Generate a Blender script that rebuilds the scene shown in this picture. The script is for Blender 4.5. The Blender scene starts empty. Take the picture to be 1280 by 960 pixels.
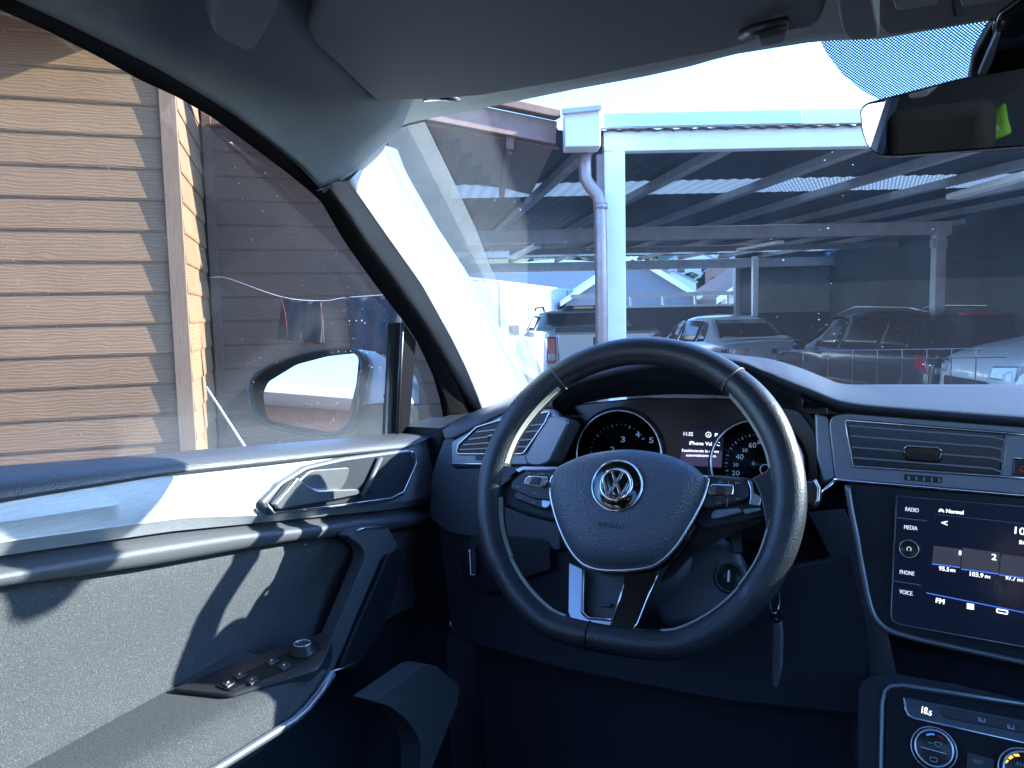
import bpy, bmesh, math, random
from mathutils import Vector, Matrix
from math import radians, sin, cos, pi, tan, sqrt, atan2
random.seed(7)
SC = bpy.context.scene
COL = SC.collection
# ------------------------------------------------------------------ camera
FPX = 962.0                              # focal length in pixels of the 1280 px wide photograph
YAW, PITCH, ROLL = radians(25), radians(5.2), radians(1.2)
EYE = Vector((0, 0, 1.65))
FW = Vector((-sin(YAW)*cos(PITCH), cos(YAW)*cos(PITCH), -sin(PITCH)))
_r = Vector((cos(YAW), sin(YAW), 0)); _u = _r.cross(FW)
RT = _r*cos(ROLL) - _u*sin(ROLL)
UP = _u*cos(ROLL) + _r*sin(ROLL)
cam = bpy.data.cameras.new('camera'); camo = bpy.data.objects.new('camera', cam); COL.objects.link(camo)
cam.sensor_width = 36; cam.lens = FPX/1280*36; cam.clip_start = 0.01; cam.clip_end = 3000
camo.matrix_world = Matrix(((RT.x, UP.x, -FW.x, EYE.x), (RT.y, UP.y, -FW.y, EYE.y), (RT.z, UP.z, -FW.z, EYE.z), (0, 0, 0, 1)))
SC.camera = camo
# ------------------------------------------------------------------ sky, sun, exposure
SUN_AZ, SUN_EL = radians(57), radians(22.8)   # azimuth clockwise from the car's nose
w = bpy.data.worlds.new('World'); SC.world = w; w.use_nodes = True
nt = w.node_tree; nt.nodes.clear()
sky = nt.nodes.new('ShaderNodeTexSky'); sky.sky_type = 'NISHITA'; sky.sun_disc = False
sky.ozone_density = 5.0; sky.dust_density = 0.4; sky.air_density = 1.2
sky.sun_elevation = SUN_EL; sky.sun_rotation = SUN_AZ
bg = nt.nodes.new('ShaderNodeBackground'); bg.inputs['Strength'].default_value = 0.15
wo = nt.nodes.new('ShaderNodeOutputWorld')
mulc = nt.nodes.new('ShaderNodeMix'); mulc.data_type = 'RGBA'; mulc.blend_type = 'MULTIPLY'; mulc.inputs[0].default_value = 1
mulc.inputs[7].default_value = (.80, .96, 1.24, 1)
nt.links.new(sky.outputs[0], mulc.inputs[6]); nt.links.new(mulc.outputs[2], bg.inputs[0]); nt.links.new(bg.outputs[0], wo.inputs[0])
sl = bpy.data.lights.new('sun', 'SUN'); sl.energy = 3.4; sl.angle = radians(0.5); sl.color = (1, 0.94, 0.84)
so = bpy.data.objects.new('sun', sl); COL.objects.link(so)
SUNV = Vector((cos(SUN_EL)*sin(SUN_AZ), cos(SUN_EL)*cos(SUN_AZ), sin(SUN_EL)))
so.rotation_euler = (-SUNV).to_track_quat('-Z', 'Y').to_euler(); so.location = SUNV*60
SC.view_settings.view_transform = 'Standard'; SC.view_settings.look = 'None'
SC.view_settings.gamma = 1; SC.view_settings.use_curve_mapping = False
SC.view_settings.exposure = 2.85
SC.render.engine = 'CYCLES'
SC.cycles.use_denoising = True
SC.cycles.max_bounces = 8; SC.cycles.diffuse_bounces = 4; SC.cycles.glossy_bounces = 4
SC.cycles.transparent_max_bounces = 24; SC.cycles.sample_clamp_indirect = 4
SC.cycles.caustics_reflective = False; SC.cycles.caustics_refractive = False

# ------------------------------------------------------------------ picture-to-place measuring
def ray(px, py): return FW + RT*((px-640)/FPX) - UP*((py-480)/FPX)
class Plane:
    def __init__(s, n, p): s.n = Vector(n).normalized(); s.p = Vector(p)
    def __call__(s, px, py):
        d = ray(px, py); return EYE + d*((s.p-EYE).dot(s.n)/d.dot(s.n))
    def off(s, k): return Plane(s.n, s.p + s.n*k)
def PX(x): return Plane((1, 0, 0), (x, 0, 0))
def PY(y): return Plane((0, -1, 0), (0, y, 0))
def PZ(z): return Plane((0, 0, 1), (0, 0, z))
def DEP(px, py, d): return EYE + ray(px, py)*d

# ------------------------------------------------------------------ mesh helpers
def new_obj(name, me, parent=None):
    o = bpy.data.objects.new(name, me); COL.objects.link(o)
    if parent is not None: o.parent = parent
    return o
WORLDPOS = {}
class MB:
    def __init__(s): s.v = []; s.f = []
    def add(s, vs, fs):
        b = len(s.v); s.v += [Vector(v) for v in vs]; s.f += [tuple(i+b for i in f) for f in fs]; return s
    def box(s, c, size, ax=None):
        c = Vector(c); X, Y, Z = ax or (Vector((1,0,0)), Vector((0,1,0)), Vector((0,0,1)))
        h = [q/2 for q in size]; vs = []
        for i in (-1, 1):
            for j in (-1, 1):
                for k in (-1, 1): vs.append(c + X*h[0]*i + Y*h[1]*j + Z*h[2]*k)
        return s.add(vs, [(0,1,3,2),(4,6,7,5),(0,4,5,1),(2,3,7,6),(0,2,6,4),(1,5,7,3)])
    def bar(s, a, b, wd, ht, up=(0,0,1)):
        a, b = Vector(a), Vector(b); d = (b-a); L = d.length; d.normalize()
        sd = d.cross(Vector(up)).normalized(); u = sd.cross(d)
        return s.box((a+b)/2, (L, wd, ht), (d, sd, u))
    def grid(s, rows, closed_u=False):
        n = len(rows[0]); vs = [p for r in rows for p in r]; fs = []
        for i in range(len(rows)-1):
            for j in range(n if closed_u else n-1):
                k = (j+1) % n
                fs.append((i*n+j, i*n+k, (i+1)*n+k, (i+1)*n+j))
        return s.add(vs, fs)
    def tube(s, pts, r, seg=10, closed=False, caps=True):
        pts = [Vector(p) for p in pts]; n = len(pts); rows = []
        rr = r if isinstance(r, (list, tuple)) else [r]*n
        nrm = None
        for i in range(n):
            if closed: t = pts[(i+1) % n] - pts[i-1]
            else: t = pts[min(i+1, n-1)] - pts[max(i-1, 0)]
            t.normalize()
            if nrm is None: nrm = t.orthogonal().normalized()
            else:
                nrm = nrm - t*nrm.dot(t); nrm.normalize()
            b = t.cross(nrm)
            rows.append([pts[i] + (nrm*cos(2*pi*k/seg) + b*sin(2*pi*k/seg))*rr[i] for k in range(seg)])
        base = len(s.v)
        if closed: rows.append(rows[0])
        s.grid(rows, True)
        if caps and not closed:
            s.f.append(tuple(base+k for k in range(seg))[::-1])
            s.f.append(tuple(base+(n-1)*seg+k for k in range(seg)))
        return s
    def slab(s, front, back):
        n = len(front); vs = list(front)+list(back)
        fs = [tuple(range(n)), tuple(range(2*n-1, n-1, -1))]
        for i in range(n): j = (i+1) % n; fs.append((i, i+n, j+n, j))
        return s.add(vs, fs)
    def lathe(s, c, axis, prof, seg=32):
        axis = Vector(axis).normalized(); a = axis.orthogonal().normalized(); b = axis.cross(a); c = Vector(c)
        rows = [[c + axis*h + (a*cos(2*pi*k/seg)+b*sin(2*pi*k/seg))*r for k in range(seg)] for r, h in prof]
        base = len(s.v); s.grid(rows, True)
        s.f.append(tuple(base+k for k in range(seg))); s.f.append(tuple(base+(len(prof)-1)*seg+k for k in range(seg))[::-1])
        return s
    def build(s, name, mat, parent=None, smooth=False, bevel=0, seg=2, subsurf=0, solid=0, auto=None, origin=None):
        vs = s.v
        lo = Vector((min(v.x for v in vs), min(v.y for v in vs), min(v.z for v in vs)))
        hi = Vector((max(v.x for v in vs), max(v.y for v in vs), max(v.z for v in vs)))
        o3 = Vector(origin) if origin is not None else (Vector(((lo.x+hi.x)/2, (lo.y+hi.y)/2, lo.z)))
        me = bpy.data.meshes.new(name); me.from_pydata([v-o3 for v in vs], [], s.f); me.update()
        bm = bmesh.new(); bm.from_mesh(me)
        bmesh.ops.remove_doubles(bm, verts=bm.verts, dist=1e-6)
        bmesh.ops.recalc_face_normals(bm, faces=bm.faces); bm.to_mesh(me); bm.free()
        if mat is not None: me.materials.append(mat)
        if smooth:
            for p in me.polygons: p.use_smooth = True
        o = new_obj(name, me, parent)
        base = WORLDPOS.get(parent.name, Vector()) if parent is not None else Vector()
        o.location = o3 - base; WORLDPOS[o.name] = o3
        if solid: m = o.modifiers.new('thickness', 'SOLIDIFY'); m.thickness = solid; m.offset = 0 if solid < 0.004 else -1
        if bevel:
            m = o.modifiers.new('bevel', 'BEVEL'); m.width = bevel; m.segments = seg; m.limit_method = 'ANGLE'; m.angle_limit = radians(35)
            for p in me.polygons: p.use_smooth = True
            m.harden_normals = False
        if subsurf: m = o.modifiers.new('smooth', 'SUBSURF'); m.levels = subsurf; m.render_levels = subsurf
        if auto or bevel:
            try: me.set_sharp_from_angle(angle=radians(auto or 40))
            except Exception: pass
            for p in me.polygons: p.use_smooth = True
        return o
def empty(name, loc, parent=None, rz=0):
    o = new_obj(name, None, parent)
    base = WORLDPOS.get(parent.name, Vector()) if parent is not None else Vector()
    o.location = Vector(loc)-base; o.rotation_euler.z = rz; WORLDPOS[o.name] = Vector(loc)
    o.empty_display_size = 0.1
    return o
def tag(o, label=None, cat=None, group=None, kind=None):
    for k, v in (('label', label), ('category', cat), ('group', group), ('kind', kind)):
        if v: o[k] = v
    return o
def rnd(pts, r, seg=5):
    """round the corners of a closed 2-D outline"""
    out = []; n = len(pts)
    for i in range(n):
        p = Vector(pts[i]); a = Vector(pts[i-1])-p; b = Vector(pts[(i+1) % n])-p
        rr = r if not isinstance(r, (list, tuple)) else r[i]
        k = min(rr, a.length*.48, b.length*.48)
        if k < 1e-6: out.append(tuple(p)); continue
        p0 = p+a.normalized()*k; p1 = p+b.normalized()*k
        for j in range(seg+1):
            t = j/seg; q = p0*(1-t)**2 + p*2*t*(1-t) + p1*t*t; out.append((q.x, q.y))
    return out
def smoothline(pts, n=40):
    """Catmull-Rom through 2-D or 3-D points"""
    P = [Vector(p) for p in pts]; P = [P[0]*2-P[1]] + P + [P[-1]*2-P[-2]]; out = []
    m = len(P)-3
    for i in range(n):
        t = i/(n-1)*m; k = min(int(t), m-1); t -= k
        a, b, c, d = P[k:k+4]
        out.append(0.5*((2*b)+(c-a)*t+(2*a-5*b+4*c-d)*t*t+(3*b-a-3*c+d)*t**3))
    return out
def resample(pts, n):
    P = [Vector(p) for p in pts]; L = [0]
    for a, b in zip(P, P[1:]): L.append(L[-1]+(b-a).length)
    out = []; k = 0
    for i in range(n):
        t = L[-1]*i/(n-1)
        while k < len(P)-2 and L[k+1] < t: k += 1
        s = (t-L[k])/max(L[k+1]-L[k], 1e-9); out.append(P[k].lerp(P[k+1], min(max(s, 0), 1)))
    return out
def yat(pts, x):
    """piecewise-linear y(x) with straight continuation"""
    p = sorted(pts)
    if x <= p[0][0]: a, b = p[0], p[1]
    elif x >= p[-1][0]: a, b = p[-2], p[-1]
    else:
        for a, b in zip(p, p[1:]):
            if a[0] <= x <= b[0]: break
    return a[1]+(b[1]-a[1])*(x-a[0])/(b[0]-a[0])
def panel(name, pts, plane, thick, mat, parent, bevel=0.0, seg=2, lift=0.0, **kw):
    """slab whose front face is the outline pts (photo pixels) on the plane, thickness going away from the viewer"""
    n = plane.n if plane.n.dot(EYE-plane.p) > 0 else -plane.n
    f = [plane(*p)+n*lift for p in pts]
    return MB().slab(f, [q-n*thick for q in f]).build(name, mat, parent, bevel=bevel, seg=seg, **kw)
def slab_into(mb, pts, plane, thick, lift=0.0):
    n = plane.n if plane.n.dot(EYE-plane.p) > 0 else -plane.n
    f = [plane(*p)+n*lift for p in pts]; mb.slab(f, [q-n*thick for q in f])
def wire(mb, pts, plane, r, lift=0.0, closed=False, seg=8):
    n = plane.n if plane.n.dot(EYE-plane.p) > 0 else -plane.n
    mb.tube([plane(*p)+n*lift for p in pts], r, seg, closed)
_fc = {}
def glyphs(body):
    if body not in _fc:
        cu = bpy.data.curves.new('glyphs', 'FONT'); cu.body = body; cu.size = 1; cu.resolution_u = 3
        o = bpy.data.objects.new('glyphs', cu); COL.objects.link(o)
        dg = bpy.context.evaluated_depsgraph_get(); dg.update()
        me = bpy.data.meshes.new_from_object(o.evaluated_get(dg))
        _fc[body] = ([tuple(v.co) for v in me.vertices], [tuple(p.vertices) for p in me.polygons])
        bpy.data.objects.remove(o); bpy.data.curves.remove(cu); bpy.data.meshes.remove(me)
    return _fc[body]
def text(mb, body, p0, p1, h, plane, lift=0.0006, bold=0):
    """words from photo pixel p0 (left end of baseline) to p1 (right end), cap height h pixels, printed on the plane"""
    n = plane.n if plane.n.dot(EYE-plane.p) > 0 else -plane.n
    vs, fs = glyphs(body)
    x0 = min(v[0] for v in vs); x1 = max(v[0] for v in vs); y1 = 0.7
    A = plane(*p0)+n*lift; B = plane(*p1)+n*lift; Hh = plane(p0[0]+(p1[1]-p0[1])*h/max(1, p1[0]-p0[0])*0.6, p0[1]-h)+n*lift
    for k in range(1+bold):
        mb.add([A+(B-A)*((v[0]-x0)/(x1-x0))+(Hh-A)*(v[1]/y1)+(B-A).normalized()*k*0.0003+n*k*0.0001 for v in vs], fs)
# ------------------------------------------------------------------ materials
def nd(nt, t, **kw):
    n = nt.nodes.new(t)
    for k, v in kw.items():
        if k in n.inputs: n.inputs[k].default_value = v
        else: setattr(n, k, v)
    return n
def mat(name, col, rough=0.5, metal=0.0, bump=0.0, bscale=400, var=0.0, vscale=6, spec=0.5, emit=None, estr=0, coat=0, stretch=None, voro=False, speck=0, speckscale=900, speckcol=(.5,.5,.5)):
    m = bpy.data.materials.new(name); m.use_nodes = True; t = m.node_tree; b = t.nodes['Principled BSDF']
    b.inputs['Base Color'].default_value = (*col, 1); b.inputs['Roughness'].default_value = rough
    b.inputs['Metallic'].default_value = metal; b.inputs['Specular IOR Level'].default_value = spec
    b.inputs['Coat Weight'].default_value = coat
    tc = nd(t, 'ShaderNodeTexCoord'); src = tc.outputs['Object']
    if stretch:
        mp = nd(t, 'ShaderNodeMapping'); mp.inputs['Scale'].default_value = stretch; t.links.new(src, mp.inputs[0]); src = mp.outputs[0]
    colsock = None
    if var:
        n = nd(t, 'ShaderNodeTexNoise', Scale=vscale, Detail=5.0, Roughness=0.65); t.links.new(src, n.inputs['Vector'])
        r = nd(t, 'ShaderNodeValToRGB'); r.color_ramp.elements[0].position = .3; r.color_ramp.elements[1].position = .72
        r.color_ramp.elements[0].color = (*[c*(1-var) for c in col], 1); r.color_ramp.elements[1].color = (*[min(1, c*(1+var)) for c in col], 1)
        t.links.new(n.outputs[0], r.inputs[0]); colsock = r.outputs[0]
        mr = nd(t, 'ShaderNodeMapRange'); mr.inputs[3].default_value = max(.02, rough-.08); mr.inputs[4].default_value = min(1, rough+.1)
        t.links.new(n.outputs[0], mr.inputs[0]); t.links.new(mr.outputs[0], b.inputs['Roughness'])
    if speck:
        n = nd(t, 'ShaderNodeTexNoise', Scale=speckscale, Detail=2.0); t.links.new(tc.outputs['Object'], n.inputs['Vector'])
        r = nd(t, 'ShaderNodeValToRGB'); r.color_ramp.elements[0].position = .52; r.color_ramp.elements[1].position = .66
        r.color_ramp.elements[0].color = (0,0,0,1); r.color_ramp.elements[1].color = (speck,)*3+(1,)
        t.links.new(n.outputs[0], r.inputs[0])
        mx = nd(t, 'ShaderNodeMix', data_type='RGBA'); t.links.new(r.outputs[0], mx.inputs[0])
        if colsock is not None: t.links.new(colsock, mx.inputs[6])
        else: mx.inputs[6].default_value = (*col, 1)
        mx.inputs[7].default_value = (*speckcol, 1); colsock = mx.outputs[2]
    if colsock is not None: t.links.new(colsock, b.inputs['Base Color'])
    if bump:
        if voro: n = nd(t, 'ShaderNodeTexVoronoi', Scale=bscale, feature='SMOOTH_F1'); o = n.outputs['Distance']
        else: n = nd(t, 'ShaderNodeTexNoise', Scale=bscale, Detail=3.0); o = n.outputs[0]
        t.links.new(src, n.inputs['Vector'])
        bp = nd(t, 'ShaderNodeBump', Strength=bump, Distance=0.001); t.links.new(o, bp.inputs['Height']); t.links.new(bp.outputs[0], b.inputs['Normal'])
    if emit: b.inputs['Emission Color'].default_value = (*emit, 1); b.inputs['Emission Strength'].default_value = estr
    return m
def glow(name, col, s):
    m = bpy.data.materials.new(name); m.use_nodes = True; t = m.node_tree; t.nodes.clear()
    e = nd(t, 'ShaderNodeEmission', Strength=s); e.inputs[0].default_value = (*col, 1)
    o = nd(t, 'ShaderNodeOutputMaterial'); t.links.new(e.outputs[0], o.inputs[0]); return m
def glass(name, tint=(.92,.95,.95), dust=0.03, speck=0.5, speckscale=160, gloss=1.0, spread=.45, bottom=None, smear=0.0, dust_haze_col=(.75,.78,.8)):
    """thin pane: transparent, fresnel reflection, and a film of dust that scatters light"""
    m = bpy.data.materials.new(name); m.use_nodes = True; t = m.node_tree; t.nodes.clear(); L = t.links.new
    tr = nd(t, 'ShaderNodeBsdfTransparent'); tr.inputs[0].default_value = (*tint, 1)
    gl = nd(t, 'ShaderNodeBsdfGlossy', Roughness=0.02)
    gg = nd(t, 'ShaderNodeNewGeometry'); dt = nd(t, 'ShaderNodeVectorMath', operation='DOT_PRODUCT'); L(gg.outputs['Normal'], dt.inputs[0]); L(gg.outputs['Incoming'], dt.inputs[1])
    ab = nd(t, 'ShaderNodeMath', operation='ABSOLUTE'); L(dt.outputs['Value'], ab.inputs[0])
    om = nd(t, 'ShaderNodeMath', operation='SUBTRACT'); om.inputs[0].default_value = 1; L(ab.outputs[0], om.inputs[1])
    p5 = nd(t, 'ShaderNodeMath', operation='POWER'); p5.inputs[1].default_value = 5; L(om.outputs[0], p5.inputs[0])
    fm = nd(t, 'ShaderNodeMath', operation='MULTIPLY_ADD'); fm.inputs[1].default_value = .9*gloss; fm.inputs[2].default_value = .07*gloss; L(p5.outputs[0], fm.inputs[0])
    m1 = nd(t, 'ShaderNodeMixShader'); L(fm.outputs[0], m1.inputs[0]); L(tr.outputs[0], m1.inputs[1]); L(gl.outputs[0], m1.inputs[2])
    df = nd(t, 'ShaderNodeBsdfDiffuse'); df.inputs[0].default_value = (*dust_haze_col, 1)
    tl = nd(t, 'ShaderNodeBsdfTranslucent'); tl.inputs[0].default_value = (*dust_haze_col, 1)
    md = nd(t, 'ShaderNodeMixShader'); md.inputs[0].default_value = .5; L(df.outputs[0], md.inputs[1]); L(tl.outputs[0], md.inputs[2])
    tc = nd(t, 'ShaderNodeTexCoord')
    # specks
    vo = nd(t, 'ShaderNodeTexVoronoi', Scale=speckscale); L(tc.outputs['Object'], vo.inputs['Vector'])
    ns = nd(t, 'ShaderNodeTexNoise', Scale=7.0, Detail=4.0); L(tc.outputs['Object'], ns.inputs['Vector'])
    rad = nd(t, 'ShaderNodeMapRange'); rad.inputs[1].default_value = spread; rad.inputs[2].default_value = .8; rad.inputs[3].default_value = 0.0; rad.inputs[4].default_value = .3
    L(ns.outputs[0], rad.inputs[0])
    sc = nd(t, 'ShaderNodeSeparateColor'); L(vo.outputs['Color'], sc.inputs[0])
    pw = nd(t, 'ShaderNodeMath', operation='POWER'); pw.inputs[1].default_value = 3.0; L(sc.outputs[0], pw.inputs[0])
    rm = nd(t, 'ShaderNodeMath', operation='MULTIPLY'); L(rad.outputs[0], rm.inputs[0]); L(pw.outputs[0], rm.inputs[1])
    lt = nd(t, 'ShaderNodeMath', operation='LESS_THAN'); L(vo.outputs['Distance'], lt.inputs[0]); L(rm.outputs[0], lt.inputs[1])
    sp = nd(t, 'ShaderNodeMath', operation='MULTIPLY'); sp.inputs[1].default_value = speck; L(lt.outputs[0], sp.inputs[0])
    # film
    n2 = nd(t, 'ShaderNodeTexNoise', Scale=2.5, Detail=6.0, Roughness=.7); L(tc.outputs['Object'], n2.inputs['Vector'])
    fl = nd(t, 'ShaderNodeMapRange'); fl.inputs[1].default_value = .3; fl.inputs[2].default_value = .75; fl.inputs[3].default_value = dust*.5; fl.inputs[4].default_value = dust*1.6
    L(n2.outputs[0], fl.inputs[0]); tot = fl.outputs[0]
    if bottom:
        z0, z1, amt = bottom
        gm = nd(t, 'ShaderNodeNewGeometry'); sx = nd(t, 'ShaderNodeSeparateXYZ'); L(gm.outputs['Position'], sx.inputs[0])
        br = nd(t, 'ShaderNodeMapRange'); br.inputs[1].default_value = z1; br.inputs[2].default_value = z0; br.inputs[3].default_value = 0; br.inputs[4].default_value = amt
        L(sx.outputs[2], br.inputs[0]); a2 = nd(t, 'ShaderNodeMath', operation='ADD'); L(tot, a2.inputs[0]); L(br.outputs[0], a2.inputs[1]); tot = a2.outputs[0]
    if smear:
        wv = nd(t, 'ShaderNodeTexWave', Scale=1.6, Distortion=14.0, Detail=3.0); L(tc.outputs['Object'], wv.inputs['Vector'])
        sr = nd(t, 'ShaderNodeMapRange'); sr.inputs[1].default_value = .86; sr.inputs[2].default_value = 1; sr.inputs[3].default_value = 0; sr.inputs[4].default_value = smear
        L(wv.outputs[0], sr.inputs[0]); a3 = nd(t, 'ShaderNodeMath', operation='ADD'); L(tot, a3.inputs[0]); L(sr.outputs[0], a3.inputs[1]); tot = a3.outputs[0]
    mxx = nd(t, 'ShaderNodeMath', operation='MAXIMUM'); L(tot, mxx.inputs[0]); L(sp.outputs[0], mxx.inputs[1])
    m2 = nd(t, 'ShaderNodeMixShader'); L(mxx.outputs[0], m2.inputs[0]); L(m1.outputs[0], m2.inputs[1]); L(md.outputs[0], m2.inputs[2])
    o = nd(t, 'ShaderNodeOutputMaterial'); L(m2.outputs[0], o.inputs[0]); return m
def siding_mat(name, light, dark, ang):
    m = bpy.data.materials.new(name); m.use_nodes = True; t = m.node_tree; b = t.nodes['Principled BSDF']; L = t.links.new
    b.inputs['Roughness'].default_value = .72
    tc = nd(t, 'ShaderNodeTexCoord'); mp = nd(t, 'ShaderNodeMapping'); mp.vector_type = 'TEXTURE'; mp.inputs['Rotation'].default_value = (0, 0, ang); L(tc.outputs['Object'], mp.inputs[0])
    m2 = nd(t, 'ShaderNodeMapping'); m2.inputs['Scale'].default_value = (.34, .34, 1); L(mp.outputs[0], m2.inputs[0])
    wv = nd(t, 'ShaderNodeTexWave', Scale=18.0, Distortion=11.0, Detail=2.5); wv.bands_direction = 'Z'; wv.inputs['Detail Scale'].default_value = .8; wv.inputs['Detail Roughness'].default_value = .6
    ns = nd(t, 'ShaderNodeTexNoise', Scale=3.0, Detail=6.0, Roughness=.7); L(mp.outputs[0], ns.inputs['Vector'])
    m3 = nd(t, 'ShaderNodeMapping'); m3.inputs['Scale'].default_value = (.001, .001, 1); L(mp.outputs[0], m3.inputs[0])
    bd = nd(t, 'ShaderNodeTexWhiteNoise'); sn = nd(t, 'ShaderNodeVectorMath', operation='SNAP'); sn.inputs[1].default_value = (100, 100, .1625); L(m3.outputs[0], sn.inputs[0]); L(sn.outputs[0], bd.inputs['Vector'])
    of = nd(t, 'ShaderNodeVectorMath', operation='SCALE'); of.inputs[0].default_value = (9, 0, 0); L(bd.outputs[0], of.inputs['Scale']); ad = nd(t, 'ShaderNodeVectorMath', operation='ADD'); L(m2.outputs[0], ad.inputs[0]); L(of.outputs[0], ad.inputs[1]); L(ad.outputs[0], wv.inputs['Vector'])
    r = nd(t, 'ShaderNodeValToRGB'); r.color_ramp.elements[0].color = (*dark, 1); r.color_ramp.elements[1].color = (*light, 1); r.color_ramp.elements[0].position = .15; r.color_ramp.elements[1].position = .8
    a1 = nd(t, 'ShaderNodeMath', operation='MULTIPLY_ADD'); a1.inputs[1].default_value = .24; L(wv.outputs[0], a1.inputs[0]); 
    a0 = nd(t, 'ShaderNodeMath', operation='MULTIPLY'); a0.inputs[1].default_value = .5; L(ns.outputs[0], a0.inputs[0]); L(a0.outputs[0], a1.inputs[2])
    a2 = nd(t, 'ShaderNodeMath', operation='MULTIPLY_ADD'); a2.inputs[1].default_value = .22; L(bd.outputs[0], a2.inputs[0]); L(a1.outputs[0], a2.inputs[2])
    L(a2.outputs[0], r.inputs[0]); L(r.outputs[0], b.inputs['Base Color'])
    bp = nd(t, 'ShaderNodeBump', Strength=.4, Distance=.0018); L(wv.outputs[0], bp.inputs['Height']); L(bp.outputs[0], b.inputs['Normal'])
    return m
M = {}
M['headliner'] = mat('headliner cloth', (.25,.275,.295), .9, bump=.35, bscale=1500, var=.06, vscale=30)
M['visor'] = mat('visor vinyl', (.14,.155,.168), .75, bump=.2, bscale=1200)
M['pillar'] = mat('pillar trim cloth', (.58,.6,.61), .85, bump=.3, bscale=1500)
M['rubber'] = mat('rubber seal', (.006,.0065,.008), .6, spec=.08)
M['leather'] = mat('dark soft plastic', (.046,.055,.072), .42, bump=.5, bscale=900, voro=True, var=.12, vscale=40)  # tinted blue: cool skylight put into the dark plastic's colour
M['dash_top'] = mat('dashboard skin', (.028,.033,.041), .55, bump=.6, bscale=900, voro=True, spec=.3)
M['sill'] = mat('door top soft plastic', (.055,.057,.062), .42, bump=.45, bscale=800, voro=True)
M['brushed'] = mat('brushed trim', (.34,.36,.38), .38, metal=.45, bump=.25, bscale=90, var=.16, vscale=30, stretch=(40, .6, 40))
M['moulding'] = mat('grey plastic moulding', (.07,.076,.085), .5, bump=.4, bscale=1100, voro=True)
M['fabric'] = mat('door fabric', (.036,.040,.045), .95, bump=.45, bscale=1100, var=.1, vscale=22, speck=.6, speckscale=1000, speckcol=(.12,.128,.135))
M['plastic'] = mat('black plastic', (.019,.023,.031), .55, bump=.3, bscale=900, voro=True, spec=.25)  # neutral black with the blue of skylit shade mixed into its base
M['panel'] = mat('dark lower plastic', (.017,.022,.031), .6, bump=.3, bscale=900, voro=True, spec=.25)  # base leans blue to stand in for cool light in the footwell
M['grey_metal'] = mat('satin grey trim', (.20,.22,.25), .35, metal=.6)
M['silver'] = mat('satin silver', (.55,.57,.6), .25, metal=.9)
M['spoke_silver'] = mat('dull silver spoke', (.30,.33,.38), .3, metal=.85)
M['chrome'] = mat('chrome', (.8,.82,.84), .08, metal=1)
M['piano'] = mat('gloss black', (.006,.006,.007), .08, coat=.5)
M['switch'] = mat('switch plastic', (.02,.021,.024), .4)
M['carpet'] = mat('black carpet', (.012,.012,.013), .95, bump=.8, bscale=600)
M['wheel_leather'] = mat('wheel leather', (.022,.024,.03), .36, bump=.35, bscale=620, voro=True, var=.3, vscale=14)
M['airbag'] = mat('airbag grain', (.07,.084,.112), .45, bump=1.0, bscale=520, voro=True)  # black pad lifted and blued, carrying the sky's sheen in its base colour
M['white_ink'] = mat('white print', (.75,.78,.8), .5)
M['grey_ink'] = mat('grey print', (.3,.33,.36), .5)
M['dark_ink'] = mat('embossed print', (.008,.008,.01), .5)
M['stitch'] = mat('grey stitching', (.45,.45,.42), .8)
M['lens'] = mat('instrument glass', (.006,.007,.009), .18)
M['glow_white'] = glow('lit white', (.85,.9,1), .34)
M['glow_dim'] = glow('lit dim white', (.7,.8,1), .16)
M['glow_blue'] = glow('lit blue', (.05,.16,.75), .22)
M['glow_violet'] = glow('lit violet', (.16,.14,.36), .05)
M['glow_amber'] = glow('lit amber', (1,.5,.06), .35)
M['screen'] = mat('screen glass', (.006,.008,.014), .12, emit=(.05,.1,.3), estr=.01)
M['tile'] = mat('screen tile', (.05,.05,.06), .3, emit=(.25,.25,.32), estr=.02)
M['red'] = mat('red plastic', (.5,.02,.03), .3)
M['matte_black'] = mat('satin black panel', (.010,.012,.016), .45, spec=.15)
M['seat'] = mat('seat cloth', (.004,.0042,.005), 1.0, spec=.0, bump=.5, bscale=500, var=.2, vscale=30)
# ================================================================== OUTSIDE
RH = Vector((cos(YAW), sin(YAW), 0)); FH = Vector((-sin(YAW), cos(YAW), 0)); ZV = Vector((0, 0, 1))
def W(a, b, z=0): return RH*a + FH*b + ZV*z           # a metres right, b metres ahead of the eye, z above the ground
def WP(px, b, z=0): return W(b*(px-640)/FPX, b, z)
def hor(px): return 392-(px-640)*.021
def zat(px, py, b): return EYE.z + b*(hor(px)-py)/FPX
AX = (RH, FH, ZV)
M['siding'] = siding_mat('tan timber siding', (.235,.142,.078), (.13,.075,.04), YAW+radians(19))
M['siding_shaded'] = siding_mat('shaded timber siding', (.092,.056,.038), (.06,.036,.025), YAW+radians(19))  # same cladding, darkened in its colour because the recess lies in shade
M['trim_brown'] = mat('brown timber trim', (.15,.095,.062), .75, bump=.6, bscale=14, var=.2, vscale=9, stretch=(14, 14, 1))
M['eave'] = mat('brown painted eave', (.15,.075,.055), .6, var=.2, vscale=8)
M['fascia'] = mat('red brown fascia', (.24,.13,.10), .6, var=.2, vscale=12)
M['white_steel'] = mat('white painted steel', (.85,.86,.86), .45, var=.06, vscale=9)
M['grey_steel'] = mat('grey painted steel', (.50,.51,.53), .55, var=.15, vscale=7)
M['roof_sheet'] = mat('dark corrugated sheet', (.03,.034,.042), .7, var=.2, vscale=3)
M['downpipe'] = mat('copper grey pipe', (.36,.30,.30), .4, metal=.5, var=.2, vscale=12)
M['concrete'] = mat('stained concrete', (.26,.275,.29), .9, bump=.5, bscale=30, var=.25, vscale=1.4)
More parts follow.
